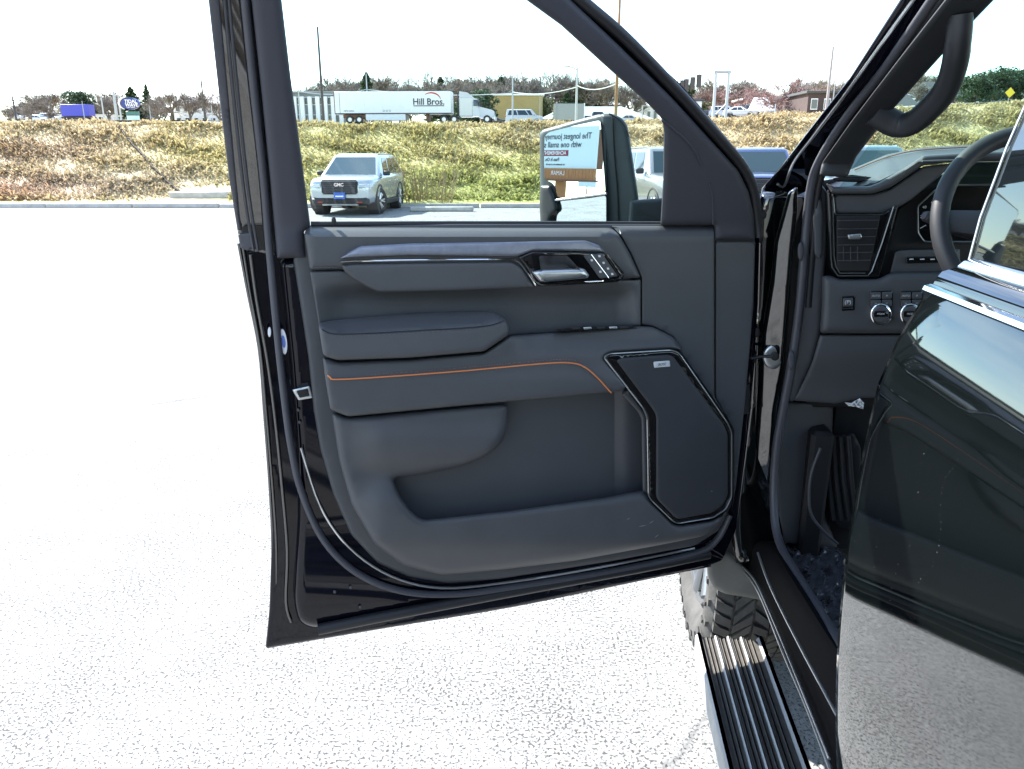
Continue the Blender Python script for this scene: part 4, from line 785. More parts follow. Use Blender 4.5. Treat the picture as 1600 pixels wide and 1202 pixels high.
for i in range(54):
    q = 2*math.pi*i/54
    lugs.append(lug(q, -.131, -.082, .041, 1.2, .413, .014)); lugs.append(lug(q + .07, .082, .131, .041, -1.2, .413, .014))
    lugs.append(lug(q + .03, -.074, -.020, .040, -3.0 + .8*(i % 2), .414, .014)); lugs.append(lug(q + .09, -.012, .032, .038, 3.0 - 1.0*(i % 3), .414, .014)); lugs.append(lug(q + .02, .038, .076, .041, -2.4, .414, .014))
    if i % 2 == 0: lugs.append(lug(q + .02, -.150, -.133, .032, 0, .385, .010)); lugs.append(lug(q + .1, -.154, -.146, .024, 0, .36, .006))
sub('tread_block', join(*lugs), M['tyre'])
sub('rim', lathe_m([(-.10,.262),(-.125,.255),(-.120,.235),(-.06,.225),(-.05,.10),(-.09,.08),(-.095,.0)], 48, 'x'), M['dim_metal'])
for i in range(8):
    q = 2*math.pi*i/8; pth = [(-.085, .06*math.cos(q), .06*math.sin(q)), (-.105, .15*math.cos(q), .15*math.sin(q)), (-.118, .24*math.cos(q), .24*math.sin(q))]; sub('spoke', tube_m(pth, [.03,.026,.03], n=8, flat=.5, up=(1,0,0)), M['dim_metal'])
puff('mud_guard', rounded([(1102,868),(1135,860),(1185,905),(1200,940),(1170,934),(1132,928),(1114,918),(1105,900)], 6), lambda x, y, w: Tp(x, y, 2.02 - w), 0, M['beige'], truck, r=8, h=.014, depth=.03, step=6)
# ------------------------------------------------------------------ vehicles
def paint(name, col, metal=.3, rough=.25): return pbr(name, col, rough, metal=metal, coat=.8, ior=1.5)
P_SILVER = paint('silver_blue_paint', (.46, .50, .53), .5, .25); P_WHITE = paint('white_paint', (.48, .50, .51), 0); P_BLUE = paint('blue_paint', (.03, .05, .14), .3); P_GREY = paint('grey_paint', (.16, .17, .18), .5)
P_DARK = paint('dark_paint', (.02, .022, .026), .3); P_RED = paint('maroon_paint', (.12, .02, .02), .3); P_TEAL = paint('teal_paint', (.10, .16, .18), .4); P_SAND = paint('sand_paint', (.33, .29, .22), .3)
P_SILV2 = paint('pale_silver_paint', (.22, .235, .245), .5, .28)
M['carglass'] = pbr('car_glass', (.02, .028, .03), .03, ior=1.75); M['carwind'] = pbr('car_windshield', (.03, .05, .055), .06, ior=1.6)
M['cladding'] = pbr('black_cladding', (.03, .03, .032), .6); M['lamp'] = pbr('headlamp', (.6, .65, .7), .1, metal=.4, coat=1); M['tail'] = pbr('tail_lamp', (.35, .02, .02), .2, coat=1)
M['plate'] = pbr('blue_plate', (.04, .12, .45), .4); M['rim'] = pbr('car_rim', (.55, .56, .58), .3, metal=.8); M['drl'] = pbr('chrome_strip', (.8, .83, .86), .15, metal=.9)
KIND = {   # length, width, height, hood height, belt, cabin base front/rear, cabin roof front/rear, wheel radius
 'suv':    (4.95, 1.98, 1.79, 1.06, 1.14, -1.30, 2.36, -.42, 2.00, .40),
 'bigsuv': (5.30, 2.06, 1.95, 1.18, 1.26, -1.20, 2.56, -.45, 2.25, .42),
 'sedan':  (4.75, 1.84, 1.46, .86, .94, -1.10, 1.80, -.25, 1.05, .33),
 'pickup': (5.80, 2.04, 1.92, 1.16, 1.24, -1.05, 1.15, -.45, 1.00, .42),
 'van':    (5.70, 2.02, 2.12, 1.12, 1.20, -1.95, 2.75, -1.15, 2.65, .36)}
def car(name, kind, pm, label, cat, group=None, fine=False, steer=0.0, wind=None):
    L, W, H, zh, zb, cf, cr, rf, rr_, wr = KIND[kind]; hw = W/2; h = L/2
    t = empty(name); tag(t, label, cat, group)
    S = [(-h, .76, .46, zh-.22, zh-.20), (-h+.03, .87, .36, zh-.10, zh-.06), (-h+.12, .93, .31, zh-.04, zh+.0), (-h+.4, .985, .29, zh, zh+.05), (-h+.9, 1.0, .28, zh+.03, zh+.08), (cf-.1, 1.0, .27, zb-.03, zb+.02), (cf+.4, 1.0, .27, zb, zb+.01), (0.3, 1.0, .27, zb, zb+.01), (cr-.5, 1.0, .28, zb+.02, zb+.03)]
    if kind in ('sedan', 'pickup'): S += [(h-.3, .97, .32, zb+.02, zb+.05)]
    S += [(h-.10, .95, .36, zb, zb+.01), (h-.02, .90, .42, zb-.08, zb-.06), (h, .80, .50, zb-.25, zb-.22)]
    rings = []
    for (y, wf, z0, zs, zt) in S:
        w = hw*wf; half = [(0, z0), (w*.80, z0), (w*.95, z0+.10), (w*.985, z0+.26), (w, (z0+zs)*.5+.06), (w*.985, zs-.10), (w*.95, zs-.03), (w*.86, zs+.015), (w*.5, zt), (0, zt+.01)]
        rings.append([(x, y, z) for x, z in half] + [(-x, y, z) for x, z in half[-2:0:-1]])
    mk('body', *loft_m(rings), pm, t, True, 38)
    def rrect(z, y0, y1, w, k): 
        out = []
        for (cx, cy, a0) in ((w-k, y1-k, 0), (-w+k, y1-k, 90), (-w+k, y0+k, 180), (w-k, y0+k, 270)):
            for q in (0, 30, 60, 90): out.append((cx + k*math.cos(R(a0+q)), cy + k*math.sin(R(a0+q)), z))
        return out
    w0, w1 = hw*.93, hw*.73; zt0, zt1 = zb-.02, H-.075
    mk('cabin', *loft_m([rrect(zt0, cf, cr, w0, .10), rrect(zt1, rf, rr_, w1, .10), rrect(H-.02, rf+.18, rr_-.14, w1-.12, .10), rrect(H, rf+.45, rr_-.45, w1-.32, .10)]), pm, t, True, 35)
    lerp = lambda a, b, q: a + (b-a)*q
    def side(u, v, s): w = lerp(w0, w1, v) + .008; return (s*w, lerp(lerp(cf, rf, v), lerp(cr, rr_, v), u), lerp(zt0, zt1, v))
    us = {'suv': [(.10,.37),(.395,.64),(.665,.92)], 'bigsuv': [(.10,.37),(.395,.64),(.665,.93)], 'sedan': [(.14,.48),(.505,.86)], 'pickup': [(.14,.50),(.53,.92)], 'van': [(.07,.24),(.265,.60),(.625,.95)]}[kind]
    for s in (-1, 1):
        for (u0, u1) in us:
            P = [side(u0 + (.06 if u0 < .16 else 0), .10, s), side(u1, .10, s), side(u1 - (.05 if u1 > .85 else 0), .90, s), side(u0 + .02, .90, s)]
            if s < 0: P = P[::-1]
            mk('side_window', *quad_m(*P, th=.012), M['carglass'], t, False)
    def front(x, v, f): y = (lerp(cf, rf, v) - .010) if f else (lerp(cr, rr_, v) + .010); return (x*lerp(w0, w1, v), y, lerp(zt0, zt1, v))
    mk('windshield', *quad_m(front(-.88,.08,1), front(.88,.08,1), front(.86,.93,1), front(-.86,.93,1), th=.012), wind or M['carwind'], t, False)
    mk('rear_window', *quad_m(front(.84,.25,0), front(-.84,.25,0), front(-.82,.90,0), front(.82,.90,0), th=.012), M['carglass'], t, False)
    yf = -h + .93; yr = h - 1.10
    for s in (-1, 1):
        for y in (yf, yr):
            mk('wheel_arch', *lathe_m([(s*(hw-.30), 0.0), (s*(hw-.30), wr+.075), (s*(hw+.004), wr+.075), (s*(hw+.012), wr+.035), (s*(hw-.02), wr+.03), (s*(hw-.02), 0)][::(1 if s > 0 else 1)], 28, 'x', (0, y, wr+.01)), M['cladding'], t, True, 40)
            st_ = steer if y == yf else 0.0; x0 = s*(hw - .125)
            def rot(vf): return [(x0 + p[0]*math.cos(st_) - p[1]*math.sin(st_), y + p[0]*math.sin(st_) + p[1]*math.cos(st_), wr + p[2]) for p in vf[0]], vf[1]
            wh = mk('wheel', *rot(lathe_m([(-.11, wr*.62), (-.12, wr*.9), (-.10, wr), (.10, wr), (.12, wr*.9), (.11, wr*.62)], 30, 'x')), M['rubber_dk'], t, True, 40)
            parts = [lathe_m([(s*.112, wr*.66), (s*.10, wr*.60), (s*.07, wr*.58), (s*.06, wr*.15), (s*.095, wr*.12), (s*.095, 0)], 24, 'x')]
            mk('rim', *rot(parts[0]), M['cladding'] if fine else M['rim'], wh, True, 40)
            if fine:
                for k in range(6):
                    q = 2*math.pi*k/6
                    for dq in (-.16, .16): mk('spoke', *rot(tube_m([(s*.095, wr*.12*math.cos(q), wr*.12*math.sin(q)), (s*.112, wr*.62*math.cos(q+dq), wr*.62*math.sin(q+dq))], [.035, .026], n=6)), M['rim'], wh)
    for s in (-1, 1):
        mk('headlight', *box_m((s*hw*.72, -h+.10, zh-.20), (hw*.36, .22, .13), s*.30, .03), M['lamp'], t, True, 35)
        mk('tail_light', *box_m((s*hw*.80, h-.06, zb-.12), (hw*.26, .14, .22), -s*.3, .03), M['tail'], t, True, 35)
        mk('door_mirror', *box_m((s*(hw+.06), cf+.45, zb+.06), (.22, .10, .15), 0, .03), M['cladding'], t, True, 35)
    if not fine:
        mk('grille', *box_m((0, -h+.02, zh-.24), (hw*.95, .10, .22), 0, .03), M['cladding'], t, True, 35)
        mk('bumper', *box_m((0, -h+.05, .42), (hw*1.7, .16, .16), 0, .04), M['cladding'], t, True, 35)
    if kind == 'pickup':
        mk('bed_liner', *box_m((0, (cr+h)/2+.05, zb+.045), (hw*1.6, h-cr-.3, .02)), M['cladding'], t, False)
    return t
def place(o, px, Y, rz, py=None, gz=None):
    p = at_y(px, 187 if py is None else py, Y); z = float(terrain(p[0], Y)) if gz is None else gz
    o.location = (p[0], Y, z + .13 if gz is None else gz); o.rotation_euler = (0, 0, rz); return o
# -- parked on the lot, noses toward the camera
def nose(t, kind, chrome=True, name_badge=None):
    L, W, H, zh, zb, *_ = KIND[kind]; y = -L/2; hw = W/2
    mk('grille', *box_m((0, y+.015, zh-.24), (hw*1.12, .12, .42), 0, .06), M['cladding'], t, True, 35)
    for i in range(5): mk('grille_bar', *box_m((0, y-.048, zh-.375+i*.065), (hw*.98, .02, .022), 0, .006), M['drl' if chrome else 'rubber'], t, True, 35)
    mk('grille_frame', *tube_m([(-hw*.53, y-.04, zh-.08), (-hw*.50, y-.045, zh-.40), (hw*.50, y-.045, zh-.40), (hw*.53, y-.04, zh-.08)], .016, n=6, closed=True), M['cladding'], t)
    for s in (-1, 1):
        mk('running_light', *tube_m([(s*hw*.92, y+.17, zh-.16), (s*hw*.90, y+.15, zh-.34), (s*hw*.76, y+.06, zh-.44)], .022, n=6), M['drl'], t)
        mk('lower_lamp', *quad_m((s*hw*.62-.12, y+.005, zh-.42), (s*hw*.62+.12, y+.012, zh-.40), (s*hw*.66+.12, y+.035, zh-.27), (s*hw*.62-.10, y+.015, zh-.27), th=.02), M['lamp'], t, False)
        mk('tow_hook', *tube_m([(s*hw*.60-.07, y-.02, .40), (s*hw*.60-.07, y-.05, .40), (s*hw*.60+.07, y-.05, .40), (s*hw*.60+.07, y-.02, .40)], .016, n=6), pbr('red_hook', (.5, .05, .02), .5), t)
    mk('bumper', *box_m((0, y+.06, .42), (hw*1.74, .20, .24), 0, .06), M['cladding'], t, True, 35)
    mk('skid_plate', *box_m((0, y+.05, .325), (hw*1.1, .20, .05), 0, .02), M['rim'], t, True, 35)
    mk('air_intake', *box_m((0, y-.046, .44), (hw*.95, .02, .10), 0, .008), M['dark'], t, True, 35)
    if name_badge: text('grille_badge', name_badge, (0, y-.064, zh-.165), (1, 0, 0), (0, 0, 1), .13, pbr('badge_red_chrome', (.75, .62, .62), .3, metal=.5), t, ext=.01, bold=.004)
    mk('number_plate', *box_m((0, y-.06, .585), (.34, .02, .19), 0, .006), M['plate'], t, True, 35)
    mk('plate_text', *quad_m((-.12, y-.073, .55), (.12, y-.073, .55), (.12, y-.073, .59), (-.12, y-.073, .59), th=.002), M['white'], t, False)
    for s in (-1, 1): mk('roof_rail', *tube_m([(s*hw*.60, -.25, H-.055), (s*hw*.63, -.1, H-.01), (s*hw*.63, 1.7, H-.02), (s*hw*.60, 1.9, H-.08)], .018, n=6), M['drl'], t)
    for s in (-1, 1):
        mk('sill_cladding', *box_m((s*(hw-.02), .0, .33), (.07, L-2.9, .16), 0, .03), M['cladding'], t, True, 35)
        for yy in (-.15, .95): mk('door_handle', *box_m((s*(hw+.012), yy, zb-.18), (.03, .18, .03), 0, .01), M['drl'], t, True, 35)
M['wind_bright'] = pbr('sky_lit_windshield', (.03, .055, .06), .08, ior=2.2)
s1 = car('parked_suv', 'suv', P_SILVER, 'silver blue SUV with black grille parked at left, seen through the door window', 'SUV', 'SUVs parked nose out along the kerb', True, R(-24), M['wind_bright']); nose(s1, 'suv', False, 'GMC')
g = Gp(544, 337, 0); s1.location = (g[0], g[1] + 2.3, 0); s1.rotation_euler = (0, 0, R(-4))
s2 = car('parked_suv', 'bigsuv', P_SILV2, 'pale silver SUV half hidden behind the tow mirror and door trim', 'SUV', 'SUVs parked nose out along the kerb', True, 0, M['carwind']); nose(s2, 'bigsuv')
g = at_y(1046, 245, 22.5); s2.location = (g[0], 22.5, 0); s2.rotation_euler = (0, 0, R(9))
s3 = car('parked_suv', 'bigsuv', P_BLUE, 'dark blue SUV visible in the gap between door frame and windshield pillar', 'SUV', 'SUVs parked nose out along the kerb', True, 0, M['carwind']); nose(s3, 'bigsuv', False)
g = at_y(1186, 245, 23.8); s3.location = (g[0], 23.8, 0); s3.rotation_euler = (0, 0, R(-14))
s4 = car('parked_suv', 'bigsuv', P_TEAL, 'teal grey SUV glimpsed above the dashboard through the windshield', 'SUV', 'SUVs parked nose out along the kerb', True, 0, M['carwind']); nose(s4, 'bigsuv', False)
g = at_y(1352, 245, 19.5); s4.location = (g[0], 19.5, 0); s4.rotation_euler = (0, 0, R(-20))

# -- semi truck with the white trailer
semi = empty('semi_truck'); tag(semi, 'white semi truck hauling a long white box trailer on the upper road', 'truck')
M['trailer'] = pbr('trailer_white', (.66, .70, .72), .4, var=.04, vscale=1.2); M['rust'] = pbr('rusty_steel', (.16, .08, .05), .8, var=.3)
TL = 16.0; TW = 2.6
bx = box('trailer_box', (0, 0, 2.72), (TW, TL, 2.78), M['trailer'], semi, 0, .03)
box('bottom_rail', (0, 0, 1.30), (TW + .03, TL + .02, .14), M['rubber'], semi, 0, .02)
for s in (-1, 1):
    for y in np.arange(-TL/2 + .6, TL/2 - .3, 1.25): box('side_post', (s*(TW/2+.004), y, 2.75), (.02, .05, 2.6), M['trailer'], semi)
    box('corner_post', (s*(TW/2-.02), TL/2-.03, 2.7), (.09, .10, 2.8), M['rust'], semi, 0, .01); box('corner_post', (s*(TW/2-.02), TL/2-.75, 2.7), (.06, .06, 2.7), M['rubber'], semi, 0, .01)
for k, y in ((0, TL/2 - 2.0), (1, TL/2 - 3.3), (2, -TL/2 + 1.0), (3, -TL/2 - .4), (4, -TL/2 - 4.9)):
    for s in (-1, 1): box_w = mk('wheel', *lathe_m([(-.15,.30),(-.16,.46),(-.12,.52),(.12,.52),(.16,.46),(.15,.30)], 24, 'x', (s*(TW/2-.22), y, .52)), M['rubber_dk'], semi); mk('rim', *lathe_m([(s*.14,.31),(s*.06,.26),(s*.06,0)], 20, 'x', (s*(TW/2-.22), y, .52)), M['rim'], box_w)
box('trailer_bogie', (0, TL/2-2.65, .95), (1.9, 3.2, .5), M['rust'], semi, 0, .05); box('landing_gear', (.0, -TL/2+3.4, .75), (1.9, .2, 1.0), M['rust'], semi, 0, .03)
box('side_skirt', (-TW/2+.1, 1.0, .82), (.05, 5.5, .8), M['trailer'], semi, 0, .01); box('side_skirt', (TW/2-.1, 1.0, .82), (.05, 5.5, .8), M['trailer'], semi, 0, .01)
cy = -TL/2 - .9
cab = [(-cy0) for cy0 in ()]
box('cab_sleeper', (0, cy - 1.15, 2.1), (2.35, 1.9, 2.5), P_WHITE, semi, 0, .12)
mk('roof_fairing', *loft_m([[(-1.12, cy-.25, 3.3), (1.12, cy-.25, 3.3), (1.05, cy-.25, 4.1), (-1.05, cy-.25, 4.1)], [(-1.12, cy-1.4, 3.3), (1.12, cy-1.4, 3.3), (1.0, cy-1.3, 3.95), (-1.0, cy-1.3, 3.95)], [(-1.05, cy-2.3, 3.2), (1.05, cy-2.3, 3.2), (.9, cy-2.1, 3.35), (-.9, cy-2.1, 3.35)]]), P_WHITE, semi, True, 30)
mk('cab_front', *loft_m([[(-1.15, cy-2.05, .9), (1.15, cy-2.05, .9), (1.12, cy-2.05, 3.25), (-1.12, cy-2.05, 3.25)], [(-1.15, cy-3.1, .9), (1.15, cy-3.1, .9), (1.0, cy-2.65, 3.15), (-1.0, cy-2.65, 3.15)]]), P_WHITE, semi, True, 30)
mk('hood', *loft_m([[(-1.1, cy-2.9, .7), (1.1, cy-2.9, .7), (1.0, cy-2.9, 2.15), (-1.0, cy-2.9, 2.15)], [(-1.05, cy-4.6, .7), (1.05, cy-4.6, .7), (.85, cy-4.6, 1.75), (-.85, cy-4.6, 1.75)], [(-.95, cy-4.95, .75), (.95, cy-4.95, .75), (.75, cy-4.95, 1.55), (-.75, cy-4.95, 1.55)]]), P_WHITE, semi, True, 30)
for s in (-1, 1):
    P = [(s*1.165, cy-2.15, 2.2), (s*1.165, cy-2.9, 2.2), (s*1.10, cy-2.72, 3.0), (s*1.14, cy-2.15, 3.0)]; P = P if s < 0 else P[::-1]
    mk('side_window', *quad_m(*P, th=-.01), M['carglass'], semi, False); box('door_mirror', (s*1.4, cy-3.0, 2.5), (.25, .12, .7), M['cladding'], semi, 0, .03)
    box('exhaust_stack', (s*1.0, cy-.05, 2.5), (.14, .14, 3.0), M['cladding'], semi, 0, .04)
mk('windshield', *quad_m((-1.0, cy-2.98, 2.25), (1.0, cy-2.98, 2.25), (.92, cy-2.74, 3.05), (-.92, cy-2.74, 3.05), th=.01), M['carglass'], semi, False)
box('bumper', (0, cy-5.0, .65), (2.2, .25, .45), M['rim'], semi, 0, .05)
sx = -TW/2 - .02
text('trailer_lettering', 'Hill Bros.', (sx, -5.0, 2.75), (0, -1, 0), (0, 0, 1), 1.15, pbr('sign_black', (.03, .03, .04), .5), semi, ext=.006, bold=.02)
mk('trailer_logo_line', *box_m((sx-.004, -5.0, 2.25), (.01, 4.2, .10)), M['dark'], semi, False)
arc = [(sx-.006, -5.35 - 1.3*math.cos(q), 2.95 + .95*math.sin(q)) for q in np.linspace(.05*math.pi, .72*math.pi, 18)]
mk('trailer_logo_arc', *tube_m(arc, [.03 + .07*math.sin(i/17*math.pi) for i in range(18)], n=6, flat=.1, up=(1,0,0)), pbr('logo_red', (.42, .03, .03), .5), semi)
for i in range(3): text('trailer_emblem', 'O', (sx, 1.2 - i*.42, 1.62), (0, -1, 0), (0, 0, 1), .36, M['rubber'], semi, ext=.004)
text('trailer_number', 'HBTZ 530251', (sx, 6.0, 1.62), (0, -1, 0), (0, 0, 1), .26, M['rubber'], semi, ext=.004)
p = at_y(617, 187, 112); semi.location = (p[0], 112, float(terrain(p[0], 112)) + .14); semi.rotation_euler = (0, 0, R(90) - R(4))

# -- traffic and parked cars on the upper ground
van = car('passenger_van', 'van', P_WHITE, 'white passenger van driving behind the semi truck ahead of the yellow building', 'van'); place(van, 819, 124, R(-90) + R(180))
far_cars = [('parked_car','sedan',P_DARK,1110,126,R(80),'dark sedan at the left end of the row on the upper lot','car'),
 ('parked_car','suv',P_WHITE,1134,120,R(70),'white SUV beside the steel gantry on the upper lot','SUV'), ('parked_car','sedan',P_WHITE,1157,112,R(62),'white sedan just right of the steel gantry','car'),
 ('parked_car','suv',P_SILVER,1172,124,R(95),'silver SUV right of the white sedan on the upper lot','SUV'), ('parked_car','sedan',P_GREY,1190,130,R(90),'small grey sedan in the middle of the upper row','car'),
 ('parked_car','sedan',P_RED,1212,118,R(84),'maroon sedan below the pink budding tree','car'), ('parked_car','pickup',P_DARK,1244,120,R(90),'dark pickup right of the maroon sedan','pickup'),
 ('parked_car','suv',P_WHITE,1276,126,R(90),'white SUV at the right end of the upper row beside the pillar','SUV'), ('parked_car','sedan',P_GREY,1300,130,R(80),'grey sedan seen against the black windshield pillar','car'),
 ('parked_car','suv',P_WHITE,1408,112,R(40),'white SUV framed by the grab handle opening','SUV'), ('parked_car','sedan',P_DARK,1442,115,R(60),'dark sedan inside the grab handle loop','car'),
 ('parked_car','sedan',P_GREY,1497,118,R(62),'grey sedan on the bank top right of the grab handle','car'), ('parked_car','sedan',P_TEAL,1550,124,R(80),'teal sedan driving past the diamond road sign','car'),
 ('parked_car','sedan',P_WHITE,62,150,R(80),'white sedan left of the blue trailer','car'), ('parked_car','suv',P_SILVER,82,155,R(80),'silver SUV just left of the blue trailer','SUV'), ('parked_car','pickup',P_DARK,936,128,R(90),'dark pickup above the tow mirror','pickup'),
 ('parked_car','sedan',P_WHITE,985,126,R(90),'white sedan just right of the wooden pole','car'), ('parked_car','sedan',P_DARK,772,140,R(90),'small dark car between the semi truck and the van','car'), ('parked_car','suv',P_WHITE,30,160,R(60),'white SUV at the far left edge of the upper road','SUV'),
 ('parked_car','sedan',P_DARK,222,165,R(90),'dark sedan passing the blue oval sign','car')]
for nm, kd, pm, px, Y, rz, lb, ct in far_cars: place(car(nm, kd, pm, lb, ct, 'cars on the upper ground'), px, Y, rz)
bt = empty('box_trailer'); tag(bt, 'dark grey enclosed cargo trailer with open pale end above the tow mirror', 'trailer')
box('trailer_body', (0, 0, 1.55), (4.3, 2.2, 2.3), P_GREY, bt, 0, .05); box('trailer_edge', (2.2, 0, 1.55), (.15, 2.25, 2.35), M['white'], bt, 0, .02); box('trailer_frame', (0, 0, .40), (4.5, 1.9, .12), M['cladding'], bt, 0, .02)
for s in (-1, 1):
    for x in (-.4, .5): mk('wheel', *lathe_m([(-.1,.15),(-.1,.33),(.1,.33),(.1,.15)], 20, 'x', (0,0,0)), M['rubber_dk'], bt).location = Vector((x, s*.95, .33))
for c_ in bt.children:
    if c_.name.startswith('wheel'): c_.rotation_euler = (0, 0, R(90))
place(bt, 888, 118, 0)
blt = empty('flatbed_trailer'); tag(blt, 'bright blue trailer parked on the upper ground at far left', 'trailer')
box('trailer_body', (0, 0, 1.7), (4.6, 2.3, 1.9), pbr('vivid_blue', (.06, .07, .42), .5), blt, 0, .05); box('trailer_bed', (0, 0, .62), (5.0, 2.2, .18), M['cladding'], blt, 0, .02)
for x in (-1.6, 1.6):
    for s in (-1, 1): w = mk('wheel', *lathe_m([(-.1,.15),(-.1,.40),(.1,.40),(.1,.15)], 20, 'x', (0,0,0)), M['rubber_dk'], blt); w.location = Vector((x, s*.95, .40)); w.rotation_euler = (0, 0, R(90))
place(blt, 124, 138, R(4))

# ------------------------------------------------------------------ trees and shrubs
def branch_tree(seed, H=10.0, spread=.55, levels=5, trunk=.22, kids=(3, 5), upw=.35):
    rd = random.Random(seed); T, Cn = [], []
    def grow(p, d, L, r, lev):
        q = p; pts = [p]; dd = d
        for i in range(3):
            dd = (dd + Vector((rd.uniform(-1, 1), rd.uniform(-1, 1), rd.uniform(-.3, .8)*upw))*.16).normalized(); q = q + dd*L/3; pts.append(q)
        r = max(r, .020); rads = [r, r*.85, r*.72, r*.62]
        (T if lev <= 1 else Cn).append(tube_m([tuple(x) for x in pts], rads, n=6 if lev == 0 else (4 if lev < 3 else 3), cap=False))
        if lev >= levels: return
        for k in range(rd.randint(*kids) + (1 if lev > 2 else 0)):
            f = rd.uniform(.35, 1.0) if k else 1.0; i = min(2, int(f*3)); s = pts[i].lerp(pts[i+1], f*3-i if f < 1 else 1.0)
            a = rd.uniform(0, 2*math.pi); sp = rd.uniform(.5, 1.0)*spread*(1.0 if k else .4)
            side = dd.orthogonal().normalized(); side.rotate(Matrix.Rotation(a, 3, dd)); nd = (dd*(1-sp*.5) + side*sp + Vector((0, 0, upw*.3))).normalized()
            grow(s, nd, L*rd.uniform(.62, .86), r*rd.uniform(.48, .66), lev+1)
    grow(Vector((0, 0, 0)), Vector((0, 0, 1)), H*.20, trunk, 0); return join(*T), join(*Cn)
def norm_tree(tv, cv, H=10.0):
    z = max(p[2] for p in cv[0]); k = H/z; return ([tuple(c*k for c in p) for p in tv[0]], tv[1]), ([tuple(c*k for c in p) for p in cv[0]], cv[1])
def leaf_crown(seed, n, shape, size):
    rg = np.random.default_rng(seed); V = []
    for i in range(n):
        c = shape(rg); a = rg.normal(size=3); a /= np.linalg.norm(a); b = np.cross(a, rg.normal(size=3)); b /= np.linalg.norm(b); s = size*rg.uniform(.6, 1.4)
        V += [c + a*s, c + b*s*.6, c - a*s, c - b*s*.6]
    return V, [(4*i, 4*i+1, 4*i+2, 4*i+3) for i in range(n)]
def cone_shape(H, W):
    def f(rg):
        z = H*(.10 + .88*rg.random()**1.25); tier = .72 + .28*math.cos(z*5.5); rad = W*(1-z/H)**.85*tier*math.sqrt(rg.uniform(.35, 1)); a = rg.uniform(0, 6.283); return np.array([rad*math.cos(a), rad*math.sin(a), z + rg.normal()*.12])
    return f
def clump_shape(seed, H, W, k=24):
    rg0 = np.random.default_rng(seed); C = [(rg0.uniform(-W, W)*.62, rg0.uniform(-W, W)*.62, H*rg0.uniform(.16, .88), W*rg0.uniform(.30, .50)) for _ in range(k)]
    def f(rg):
        c = C[rg.integers(k)]; d = rg.normal(size=3); d /= np.linalg.norm(d); q = c[3]*rg.uniform(.6, 1.05); return np.array([c[0] + d[0]*q, c[1] + d[1]*q, c[2] + d[2]*q*.8])
    return f
PROTO = {}
def proto(kind):
    if kind in PROTO: return PROTO[kind]
    s = sum(map(ord, kind))
    if kind.startswith('bare'):
        tv, cv = norm_tree(*branch_tree(s, spread=.95 if 'wide' in kind else .72, levels=5)); cm = M['twig_pink'] if 'pink' in kind else M['twig']; nm = 'bare_tree'
    elif kind.startswith('fir'):
        tv = tube_m([(0, 0, 0), (0, 0, 5), (0, 0, 9.6)], [.22, .14, .03], n=7); cv = leaf_crown(s, 2600, cone_shape(10, 3.0), .26); cm = M['fir']; nm = 'fir_tree'
    else:
        tv = join(tube_m([(0, 0, 0), (.1, 0, 3), (0, .1, 7)], [.28, .2, .08], n=7), *[tube_m([(0, 0, 3+i*.5), (1.6*math.cos(i*2.4), 1.6*math.sin(i*2.4), 4.6+i*.6)], [.10, .03], n=5) for i in range(6)])
        cv = leaf_crown(s, 5200, clump_shape(s, 10, 5.2 if 'wide' in kind else 4.2), .30); cm = M['olive' if 'olive' in kind else 'pine']; nm = 'leafy_tree'
    PROTO[kind] = (nm, new_mesh('trunk', *tv, M['bark']), new_mesh('crown', *cv, cm, kind.startswith('bare'))); return PROTO[kind]
def tree(kind, px, top, Y, label, wide=1.0):
    nm, tm, cm = proto(kind); t = empty(nm); tag(t, label, 'tree', 'trees on the upper ground')
    p = at_y(px, top, Y); zb = float(terrain(p[0], Y)) - .1; H = p[2] - zb
    for n_, me in (('trunk', tm), ('crown', cm)): o = bpy.data.objects.new(n_, me); COL.objects.link(o); o.parent = t
    t.location = (p[0], Y, zb); wide *= 1.0 if kind.startswith('fir') else 1.35; t.scale = (H/10*wide, H/10*wide, H/10); t.rotation_euler = (0, 0, random.uniform(0, 6.28)); return t
